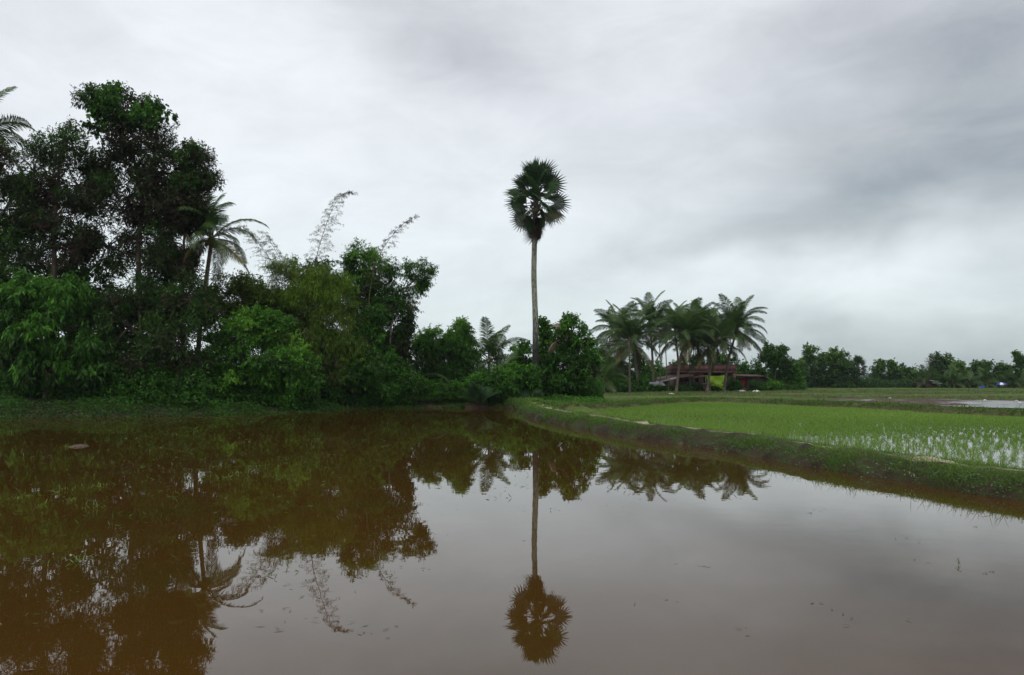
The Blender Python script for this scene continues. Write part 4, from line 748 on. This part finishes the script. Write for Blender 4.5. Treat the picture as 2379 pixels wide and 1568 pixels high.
# white sacks and litter
def sack(label, u, v, Y, sx, sy, sz, rz):
    b = Wp(u, v, Y); b[2] = float(hgt(b[0], b[1])); m_ = MB(); n = 10; s = np.linspace(-1, 1, n); P = np.stack([s*sx/2, .06*np.sin(s*4), sz*.45+.1*sz*np.sin(s*5)], 1)
    m_.tube(P, sy/2*np.sqrt(np.clip(1-np.abs(s)**3, .05, 1))*(1+.15*np.sin(s*9)), 10); o = m_.build('sack', whitem, smooth=True); o.location = Vector(b); o.rotation_euler = (0, 0, rz); tag(o, label, 'sack')
sack('white cloth dropped on the bund right of the shed door', 1757, 908, 82, .9, .3, .2, .4)
sack('white sack lying beside the red door of the shed', 1724, 905, 88, .7, .2, .14, 0)
sack('pale bundle on the turf before the pink house', 1560, 914, 73, .5, .16, .12, .3)
sack('small white scrap lying on the near bund path', 1744, 1007.5, 25.2, .10, .07, .06, 0)

# ------------------------------------------------------------------ distant shed, umbrella, tarp, birds
dy = 124.; dx = lambda u: (u-CX)/FPX*dy/ray(u, 885)[1]
db = np.array([dx(2160), dy, float(hgt(dx(2160), dy))]); D_ = empty('distant_shed', db); tag(D_, 'small brown plank shed at the far edge of the fields', 'shed')
part('wall', lambda m_: (m_.box((dx(2152), dy, db[2]+.5), (dx(2164)-dx(2140), .1, 1.05)), m_.box((dx(2172), dy+.3, db[2]+.35), (dx(2182)-dx(2164), .1, .75)), m_.box((dx(2140), dy+1, db[2]+.45), (.1, 2, .95)), m_.box((dx(2182), dy+1, db[2]+.4), (.1, 1.4, .7))), woodm, D_, db)
part('roof', lambda m_: m_.slab([(dx(2137), dy-.4, db[2]+1.2), (dx(2168), dy-.4, db[2]+1.02), (dx(2168), dy+2.2, db[2]+1.05), (dx(2137), dy+2.2, db[2]+1.25)], .06), woodm, D_, db)
part('roof', lambda m_: m_.slab([(dx(2158), dy-.5, db[2]+1.15), (dx(2176), dy-.5, db[2]+.98), (dx(2176), dy-.2, db[2]+1.05), (dx(2158), dy-.2, db[2]+1.22)], .05), tin, D_, db)
part('roof', lambda m_: m_.slab([(dx(2166), dy-.5, db[2]+.72), (dx(2186), dy-.5, db[2]+.72), (dx(2186), dy+1.4, db[2]+.85), (dx(2166), dy+1.4, db[2]+.85)], .05), tin, D_, db)
part('door', lambda m_: m_.box((dx(2146), dy-.07, db[2]+.42), (.5, .04, .8)), dark, D_, db)
bluem = noisemat('blue_cloth', [(.3, (.02, .05, .26)), (.7, (.03, .08, .36))], 3); violm = noisemat('violet_cloth', [(.3, (.10, .06, .42)), (.7, (.14, .09, .5))], 3); whitc = noisemat('white_cloth', [(.3, (.6, .6, .62)), (.7, (.7, .7, .72))], 3)
uy = 119.; ux = (2325-CX)/FPX*uy; ub = np.array([ux, uy, float(hgt(ux, uy))]); U_ = empty('umbrella', ub); U_.scale = (.75, .75, .62); tag(U_, 'large blue, white and violet umbrella open at the far field edge', 'umbrella')
for k in range(8):
    m_ = MB(); ns = 7
    for q in range(ns-1):
        def rp(a, s): r = .92*sin(s*pi/2*.95); return np.array([cos(a)*r, sin(a)*r, .75+.62*cos(s*pi/2*.95)-.0])
        a0, a1 = k*pi/4, (k+1)*pi/4; am = (a0+a1)/2; s0, s1 = q/(ns-1), (q+1)/(ns-1)
        m_.add([rp(a0, s0), rp(a0, s1), rp(am, s1)*[.97, .97, 1], rp(am, s0)*[.97, .97, 1], rp(a1, s1), rp(a1, s0)], [[0, 1, 2, 3], [3, 2, 4, 5]] if q else [[0, 1, 2, 3], [3, 2, 4, 5]])
    o = m_.build('canopy_panel', [bluem, bluem, violm, bluem, bluem, whitc, violm, bluem][k], U_, smooth=True); o.rotation_euler = (.0, -.12, 0)
part('pole', lambda m_: m_.tube([(0, 0, 0), (0, 0, 1.42)], .02, 6), woodm, U_, None)
m_ = MB(); ty = 121.; tx = (2279-CX)/FPX*ty
Ux, Vy = np.meshgrid(np.linspace(-.9, .9, 12), np.linspace(-.5, .5, 8)); zz_ = .42*np.cos(Ux*1.6)*np.cos(Vy*2.6)*(1+.2*np.sin(Ux*7+Vy*5))+.04; ii = np.arange(7)[:, None]*12; jj = np.arange(11)[None]
m_.add(np.stack([Ux, Vy, np.maximum(zz_, 0)], -1).reshape(-1, 3), np.stack([ii+jj, ii+jj+1, ii+12+jj+1, ii+12+jj], -1).reshape(-1, 4)); o = m_.build('tarp', bluem, smooth=True); o.location = (tx, ty, float(hgt(tx, ty))); o.scale = (.6, .6, .6); tag(o, 'crumpled blue tarp on the ground left of the umbrella', 'tarp')
featherm = noisemat('white_feathers', [(.3, (.72, .72, .70)), (.7, (.85, .85, .83))], 6); beakm = noisemat('yellow_beak', [(.3, (.5, .3, .05)), (.7, (.6, .36, .06))], 6)
def egret(label, u, v, z, rz, sc=1., pose=0):
    p = Gp(u, v, z); E = empty('egret', p, rz); tag(E, label, 'bird', 'white egrets in the muddy field')
    # one continuous body: tail, trunk, S-shaped neck, head
    hgt_ = .34 if pose == 0 else .26
    B = [(-.26, 0, .22), (-.18, 0, .25), (-.06, 0, .28), (.06, 0, .31), (.13, 0, .36)]
    B += ([(.15, 0, .44), (.12, 0, .52), (.16, 0, .60), (.22, 0, .61)] if pose == 0 else [(.20, 0, .38), (.27, 0, .32), (.32, 0, .24), (.36, 0, .2)])
    rr = [.012, .045, .085, .075, .04, .024, .02, .032, .014]; m_ = MB(); m_.tube(resample(np.array(B)*sc, .03), np.interp(np.linspace(0, 1, len(resample(np.array(B)*sc, .03))), np.linspace(0, 1, 9), rr)*sc, 8); m_.build('body', featherm, E, smooth=True)
    e = np.array(B[-1])*sc; dd = np.array([.10, 0, -.02 if pose == 0 else -.08])*sc; m_ = MB(); m_.tube([e, e+dd], [.010*sc, .002*sc], 5); m_.build('beak', beakm, E)
    for s in (-1, 1):
        m_ = MB(); m_.tube(np.array([(-.02, s*.03, .24), (-.03, s*.03, .12), (.0, s*.03, -.02)])*sc, [.010*sc, .007*sc, .006*sc], 5); m_.build('leg', dark, E)
        m_ = MB(); W_ = np.array([(-.22, s*.05, .25), (.05, s*.08, .33), (.06, s*.085, .27), (-.12, s*.07, .2)])*sc; m_.slab(W_ if s < 0 else W_[::-1], .02); m_.build('wing', featherm, E)
egret('white egret standing upright at the right end of the muddy field', 2368, 940, .33, 2.4, .42)
egret('white egret stooping just behind the upright one', 2362, 934, .33, 3.0, .36, 1)
egret('white egret feeding alone in the middle of the wet mud', 2288, 933, .33, .2, .40, 1)
egret('small white egret at the left end of the muddy field', 2068, 927.5, .33, 2.8, .34, 1)

# overhead wire beyond the far bank
Yw = 78.; pa, pb = Wp(948, 800, Yw), Wp(1462, 791, Yw); m_ = MB(); s = np.linspace(0, 1, 30)[:, None]
wb = np.array([pa[0], Yw, float(hgt(pa[0], Yw))]); WL = empty('overhead_wire', wb); tag(WL, 'thin overhead wire crossing behind the low coconut palm and fan palm', 'power line')
for dz in (0, -.35): m_ = MB(); m_.tube(pa*(1-s)+pb*s-np.array([0, 0, 1])*(4*.25*s*(1-s))+np.array([0, 0, dz]), .014, 4); m_.build('wire', dark, WL, loc=wb)
for p in (pa, pb):
    g0 = float(hgt(p[0], p[1])); m_ = MB(); m_.tube([(p[0], p[1], g0-.1), (p[0], p[1], p[2]+.3)], [.1, .07], 8); m_.build('pole', greyw, WL, loc=wb)

# mud mound in the pond and on the near bund side
def mound(label, u, v, sx, sy, sz):
    p = Gp(u, v, 0); m_ = MB(); na, nr = 28, 9; V = [(0, 0, sz)]; F = []
    for r in range(1, nr):
        for a in range(na):
            t = a/na*2*pi; rr = r/(nr-1)*(1+.12*sin(3*t+1)+.07*sin(7*t)); V.append((cos(t)*rr*sx, sin(t)*rr*sy, sz*(1-(r/(nr-1))**1.6)*(1+rng.normal(0, .18))-.06*(r == nr-1)))
    for a in range(na): F.append([0, 1+a, 1+(a+1) % na])
    m_.add(V, F); m_.add(V, [[1+(r-1)*na+a, 1+r*na+a, 1+r*na+(a+1) % na, 1+(r-1)*na+(a+1) % na] for r in range(1, nr-1) for a in range(na)])
    o = m_.build('mud_mound', noisemat('wet_mud', [(.3, (.04, .028, .02)), (.7, (.13, .095, .07))], 12, bump=.8), smooth=True); o.location = Vector(p); tag(o, label, 'mud mound')
mound('small heap of pinkish mud breaking the water at the left', 182, 1037, .24, .35, .05)
mound('bare lump of mud at the waterline under the near bund', 1592, 1030, .32, .5, .14)

# ------------------------------------------------------------------ grasses
def blades(mb, P, h, wd, tone, lean=.45, flop=.35):
    n = len(P); D = unit(np.stack([rng.normal(0, lean, n), rng.normal(0, lean, n), np.ones(n)], 1)); leafq(mb, P, D, rdirs(n), h, wd, tone, fold=0, droop=flop*rng.uniform(0, 1, (n, 1)))
# rice seedlings in rows
rowd = R(12); xs = np.arange(-5, 65, .185); ys = np.arange(2, 75, .20); A, Bq = np.meshgrid(xs, ys); A = A+rng.normal(0, .035, A.shape); Bq = Bq+rng.normal(0, .035, Bq.shape)
rx_ = 8+A*cos(rowd)-(Bq-30)*sin(rowd)*.5; ry_ = Bq+A*sin(rowd)*.25; ok = inpoly(rx_, ry_, grow(PAD, -.15)) & (ry_ > 8) & (rx_ < ry_*.72+2)
px_, py_ = rx_[ok], ry_[ok]; dens = noise2(px_, py_, .16)+noise2(px_, py_, .5)*.5; keep = rng.uniform(0, 1, len(px_)) < np.clip(.90+.35*dens-.12*np.clip((28-np.hypot(px_, py_))/10, 0, 1), .3, 1)
px_, py_ = px_[keep], py_[keep]; dist = np.hypot(px_, py_); nb = np.where(dist < 30, 15, 9); idx = np.repeat(np.arange(len(px_)), nb); n = len(idx)
mb = MB(); P = np.stack([px_[idx]+rng.normal(0, .018, n), py_[idx]+rng.normal(0, .018, n), np.full(n, .10)], 1)
hh = rng.uniform(.09, .18, n)*(.9+.25*noise2(P[:, 0], P[:, 1], .3)); far_ = np.clip((dist[idx]-22)/25, 0, 1)
blades(mb, P, hh, .0085+.017*far_, np.clip(.6+.25*noise2(P[:, 0], P[:, 1], .12)+rng.normal(0, .15, n), 0, 1), lean=.42, flop=.4)
tag(mb.build('rice_seedlings', M['rice']), 'young rice seedlings planted in rows in the flooded paddy', 'rice', kind='stuff')
print('rice blades', n)
# grass on the near bund
def bund_grass(name, k, per_m, h, wd, tone, lab, wmul=1., ymax=1e9, near=None, trail=False, side=0):
    P, Nn, wt, wb, zb = ALLB[k]; Ln = np.linalg.norm(np.diff(P, axis=0), axis=1).sum(); n = int(Ln*per_m)
    dl = np.linalg.norm(P[:, :2], axis=1); wgt = 1/np.clip(dl, 10, 40)**.8; q = rng.choice(len(P)-1, n, p=(wgt/wgt.sum())[:-1]/((wgt/wgt.sum())[:-1]).sum()); f = rng.uniform(0, 1, n)
    C = P[q]*(1-f)[:, None]+P[q+1]*f[:, None]; o = rng.uniform(-1, 1, n); o = np.sign(o)*np.abs(o)**.8*wb*1.02
    X = C[:, 0]+Nn[q, 0]*o; Yv = C[:, 1]+Nn[q, 1]*o; ao = np.abs(o)
    frac = np.interp(ao, [0, wt*.45, wt, wb*.75+wt*.25, wb], [1, 1, .88, .5, 0]); Zv = zb+(C[:, 2]-zb)*frac-.01
    nzv = noise2(X, Yv, 1.1)+.6*noise2(X+7, Yv, .35); topness = 1-np.clip((ao-wt)/(wb-wt), 0, 1)
    pr = np.clip(.22+.78*topness+.5*nzv, 0.08, 1)
    if trail: pr = np.where(ao < .13, np.clip(.35-.7*noise2(X, Yv, .5), 0.03, .6), pr)
    ok = (rng.uniform(0, 1, n) < pr) & (Zv > -.02); X, Yv, Zv, nzv, topness, ao = [a[ok] for a in (X, Yv, Zv, nzv, topness, ao)]; n = len(X); ds = np.hypot(X, Yv)
    mb = MB(); hs = h*rng.uniform(.45, 1.25, n)*(.6+.4*np.clip(nzv+.6, 0, 1.5)); 
    hs = hs*np.where(rng.uniform(0, 1, n) < .05, 2.1, 1)
    if trail: hs = np.where(ao < .25, hs*.35, hs)
    tn = np.clip(tone-.30*(1-topness)+.14*topness+.22*nzv+rng.normal(0, .16, n), 0, 1)  # blade tone also carries shading: brighter along the top, darker down the sides
    blades(mb, np.stack([X, Yv, Zv], 1), hs, np.full(n, wd)*np.clip(ds/18, .8, 3), tn, lean=.6, flop=.55); return tag(mb.build(name, M['grass']), lab, 'grass', kind='stuff')
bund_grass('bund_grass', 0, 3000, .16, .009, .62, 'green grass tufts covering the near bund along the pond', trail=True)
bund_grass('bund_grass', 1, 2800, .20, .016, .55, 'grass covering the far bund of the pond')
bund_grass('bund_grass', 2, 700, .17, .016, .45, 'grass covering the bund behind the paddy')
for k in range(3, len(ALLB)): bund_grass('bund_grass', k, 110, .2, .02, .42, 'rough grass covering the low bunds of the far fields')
# broad leaved weeds on the near bund side
P, Nn, wt, wb, zb = ALLB[0]; mb = MB()
for c in range(150):
    q = int(rng.choice(len(P)-2, p=(lambda w_: w_/w_.sum())((1/np.linalg.norm(P[:-2, :2], axis=1))**1.3))); s = rng.uniform(.25, .95); o = -(wt+(wb-wt)*s)
    side_ = -1 if (P[q, 0]+Nn[q, 0]*(-1)) < P[q, 0] else 1
    cx0 = P[q, 0]-abs(Nn[q, 0])*0+Nn[q, 0]*o*(1 if Nn[q, 0] > 0 else -1); cy0 = P[q, 1]+Nn[q, 1]*o*(1 if Nn[q, 0] > 0 else -1); z0 = zb+(P[q, 2]-zb)*np.interp(abs(o), [wt, wb*.75+wt*.25, wb], [.88, .5, 0.])
    m = int(rng.integers(10, 34)); pos = np.array([cx0, cy0, max(z0, 0)+.05])+rng.normal(0, 1, (m, 3))*[.14, .14, .045]
    leafq(mb, pos, unit(rng.normal(0, 1, (m, 3))*[1, 1, .3]), unit(rng.normal(0, .35, (m, 3))+[0, -.2, 1]), rng.uniform(.03, .06, m), rng.uniform(.018, .03, m), np.clip((.8 if rng.uniform() < .15 else .4)+rng.normal(0, .1, m), 0, 1))
tag(mb.build('bund_weeds', M['weed']), 'broad leaved weeds with pale leaves on the pond side of the near bund', 'weeds', kind='stuff')
# ground cover on the left bank and the far bank
mb = MB(); n = 190000; X = rng.uniform(-34, -3, n); Yv = rng.uniform(34, 53, n); d = pdist(X, Yv, POND); ins = inpoly(X, Yv, POND); nz = noise2(X, Yv, .8)+.5*noise2(X, Yv, 2.3)
ok = ((~ins) & (d < 5.5) | (ins & (d < .5))) & (rng.uniform(0, 1, n) < np.clip(.85+.4*nz, .35, 1)); X, Yv, nz, d = X[ok], Yv[ok], nz[ok], d[ok]; n = len(X); Zv = hgt(X, Yv)+rng.uniform(0, .40, n)*np.clip(.6+nz, .15, 1.2)*np.clip(d+.4, .2, 1)
leafq(mb, np.stack([X, Yv, np.maximum(Zv, .01)], 1), unit(rng.normal(0, 1, (n, 3))*[1, 1, .5]), unit(rng.normal(0, .5, (n, 3))+[0, -.5, 1]), rng.uniform(.08, .16, n), rng.uniform(.05, .09, n), np.clip(.22+.22*nz+rng.normal(0, .12, n), 0, 1))
tag(mb.build('bank_ground_cover', M['leaf_green']), 'low leafy ground cover on the left bank of the pond', 'ground cover', kind='stuff')
mb = MB(); n = 30000; X = rng.uniform(-12, 6, n); Yv = rng.uniform(49, 58, n); d = pdist(X, Yv, POND); ins = inpoly(X, Yv, POND); nz = noise2(X, Yv, .8)
ok = (~ins) & (d > 1.6); X, Yv, nz = X[ok], Yv[ok], nz[ok]; n = len(X); Zv = hgt(X, Yv)+rng.uniform(0, .45, n)*np.clip(.6+nz*.6, .2, 1.2)
leafq(mb, np.stack([X, Yv, Zv], 1), unit(rng.normal(0, 1, (n, 3))*[1, 1, .6]), unit(rng.normal(0, .5, (n, 3))+[0, -.5, 1]), rng.uniform(.10, .18, n), rng.uniform(.05, .09, n), np.clip(.48+.2*nz+rng.normal(0, .12, n), 0, 1))
tag(mb.build('far_bank_ground_cover', M['leaf_green']), 'weedy ground cover behind the far bund', 'ground cover', kind='stuff')
# undergrowth filling the foot of the groves
def undergrowth(name, lab, boxes, mat, Ls, Ws):
    mb = MB()
    for (u0, u1, Y0, Y1, h, n, tone) in boxes:
        Yv = rng.uniform(Y0, Y1, n); u = rng.uniform(u0, u1, n); X = (u-CX)/FPX*Yv; nz = noise2(X*1.3, Yv, .9)+.4*noise2(X, Yv, 3.1); g = hgt(X, Yv)
        top = h*np.clip(.8+.4*nz, .35, 1.4)*np.clip((Yv-Y0)/1.2+.35, .3, 1); Zv = g+top*rng.uniform(0, 1, n)**.7; k = (g > .02)
        X, Yv, Zv, nz = X[k], Yv[k], Zv[k], nz[k]; m = len(X)
        leafq(mb, np.stack([X, Yv, Zv], 1), unit(rng.normal(0, 1, (m, 3))+[0, -.2, -.1]), unit(rng.normal(0, .5, (m, 3))+[0, -.4, .8]), Ls*rng.uniform(.6, 1.2, m), Ws*rng.uniform(.7, 1.2, m), np.clip(tone+.15*nz+rng.normal(0, .1, m), 0, 1))
    tag(mb.build(name, M[mat]), lab, 'undergrowth', kind='stuff')
undergrowth('undergrowth', 'dense dark undergrowth at the foot of the left grove', [(-150, 480, 40.4, 47, 2.0, 40000, .36), (480, 740, 43.4, 49, 2.0, 26000, .42), (-150, 960, 48, 54, 3.2, 36000, .36), (720, 960, 49.2, 55, 1.5, 24000, .42)], 'leaf_green', .20, .09)
undergrowth('undergrowth', 'dense undergrowth behind the far bund of the pond', [(930, 1400, 54, 62, 1.5, 30000, .4)], 'leaf_green', .20, .10)
undergrowth('undergrowth', 'dark undergrowth around and behind the pink house', [(1385, 1505, 84, 100, 1.7, 14000, .35), (1500, 1860, 104, 112, 2.6, 16000, .38), (1780, 1870, 95, 104, 1.3, 6000, .4)], 'leaf_green', .30, .16)
undergrowth('undergrowth', 'low undergrowth along the far edge of the fields', [(1850, 2460, 127, 137, 1.5, 26000, .38), (2120, 2460, 130, 138, 1.9, 14000, .38)], 'leaf_far', .34, .2)
# water grass: sprigs breaking the surface at the left, floating stems
mb = MB(); tuft = []
for c in range(520):
    u = rng.uniform(-20, 760)**1.0; v = 1000+abs(rng.normal(0, 1))*130; 
    if rng.uniform() < (max(u,0)/900)**1.5 or v > 1330: continue
    tuft.append((u, v))
tuft += [(rng.uniform(400, 900), 1000+rng.uniform(0, 130)) for _ in range(260)]+[(rng.uniform(1000, 1700), 1010+rng.uniform(0, 150)) for _ in range(70)]
big = [(140, 1140), (170, 1165), (150, 1040), (230, 1130), (60, 1155), (210, 1180), (560, 1100), (600, 1085), (520, 1110), (155, 1305)]
for u, v in tuft+big:
    p = Gp(u, v, 0); isb = (u, v) in big; m = int(rng.integers(10, 22)) if isb else int(rng.integers(1, 5)); s_ = .10 if isb else .16
    pos = p+rng.normal(0, 1, (m, 3))*[s_, s_, 0]; dd = p[1]
    D = unit(rng.normal(0, 1, (m, 3))*[1, 1, .2]+np.array([0, 0, .9 if isb else rng.choice([.05, .9])])); hv = rng.uniform(.04, .12, m)*(1.0 if isb else 1.0)
    leafq(mb, pos, D, rdirs(m), hv, np.full(m, .006+dd*.0005), np.clip((.85 if isb else .45)+rng.normal(0, .28, m), 0, 1), fold=0, droop=.0)
tag(mb.build('water_grass', M['grass']), 'thin grass sprigs breaking the pond surface at the left', 'water grass', kind='stuff')
# specks of straw, stems and leaf bits floating on the open water
mb = MB(); us = np.concatenate([rng.uniform(900, 1750, 110), rng.uniform(0, 1000, 60), rng.uniform(700, 2300, 12)]); vs = np.concatenate([1000+np.abs(rng.normal(0, 85, 110)), rng.uniform(1080, 1480, 60), rng.uniform(1150, 1500, 12)])
for u, v in zip(us, vs):
    p = Gp(u, v, .004)
    if not inpoly(np.array([p[0]]), np.array([p[1]]), POND)[0]: continue
    m = int(rng.integers(1, 5)); leafq(mb, p+rng.normal(0, 1, (m, 3))*[.06+p[1]*.004, .06, 0], unit(rng.normal(0, 1, (m, 3))*[1, .6, .08]+[0, 0, .05]), unit(rng.normal(0, .1, (m, 3))+[0, 0, 1]), rng.uniform(.03, .09, m), rng.uniform(.006, .014, m), rng.uniform(0, .6, m), fold=0, droop=0)
tag(mb.build('floating_debris', M['grass']), 'bits of straw and leaf floating on the pond', 'debris', kind='stuff')
# floating leaf sprig and dead leaves at the right
p = Gp(2226, 1312, 0); m_ = MB(); m_.tube([p+np.array([0, 0, -.02]), p+np.array([.004, 0, .03]), p+np.array([-.002, 0, .06])], .0015, 4, tone=.4)
a = np.arange(12); leafq(m_, p+np.stack([rng.normal(0, .006, 12), rng.normal(0, .006, 12), .008+.052*a/12], 1), unit(np.stack([np.cos(a*2.4), np.sin(a*2.4), np.full(12, .5)], 1)), unit(rng.normal(0, .3, (12, 3))+[0, 0, 1]), np.full(12, .024), np.full(12, .013), np.linspace(.3, .9, 12))
tag(m_.build('water_sprig', M['weed']), 'tiny leafy sprig poking out of the water at the lower right', 'water plant')
for u, v, l_, lab in [(2265, 1224, .04, 'dark leaf floating nearest the near bund at the right'), (2288, 1332, .035, 'dark leaf floating right of the leafy sprig'), (2303, 1328, .04, 'second floating leaf right of the leafy sprig'), (1880, 1192, .05, 'small dark leaf floating in the middle of the right water'), (60, 1558, .05, 'pale leaf floating at the lower left corner'), (2105, 1250, .03, 'dark bit of leaf floating alone on the bright water')]:
    p = Gp(u, v, .004); m_ = MB(); leafq(m_, p[None], np.array([[1., .3, .15]]), np.array([[0, 0, 1.]]), np.array([l_]), np.array([l_*.45]), .3); leafq(m_, p[None], np.array([[-.6, .5, .1]]), np.array([[0, 0, 1.]]), np.array([l_*.6]), np.array([l_*.3]), .3)
    tag(m_.build('floating_leaf', M['dead_leaf'] if u < 100 else M['bark'], loc=p), lab, 'leaf', 'leaves floating on the pond')

# ------------------------------------------------------------------ haze
hz_m, N, K = newmat('haze'); pv = N.new('ShaderNodeVolumePrincipled'); pv.inputs['Color'].default_value = (.80, .87, 1, 1); pv.inputs['Density'].default_value = .00015; pv.inputs['Anisotropy'].default_value = .1
o = N.new('ShaderNodeOutputMaterial'); K.new(pv.outputs[0], o.inputs['Volume'])
HAZE = True
if HAZE:
    m_ = MB(); m_.box((0, 1950, 12), (5600, 5300, 26.5)); h = m_.build('haze', hz_m, tone_attr=False); tag(h, 'thin humid haze over the fields', 'haze', kind='stuff')
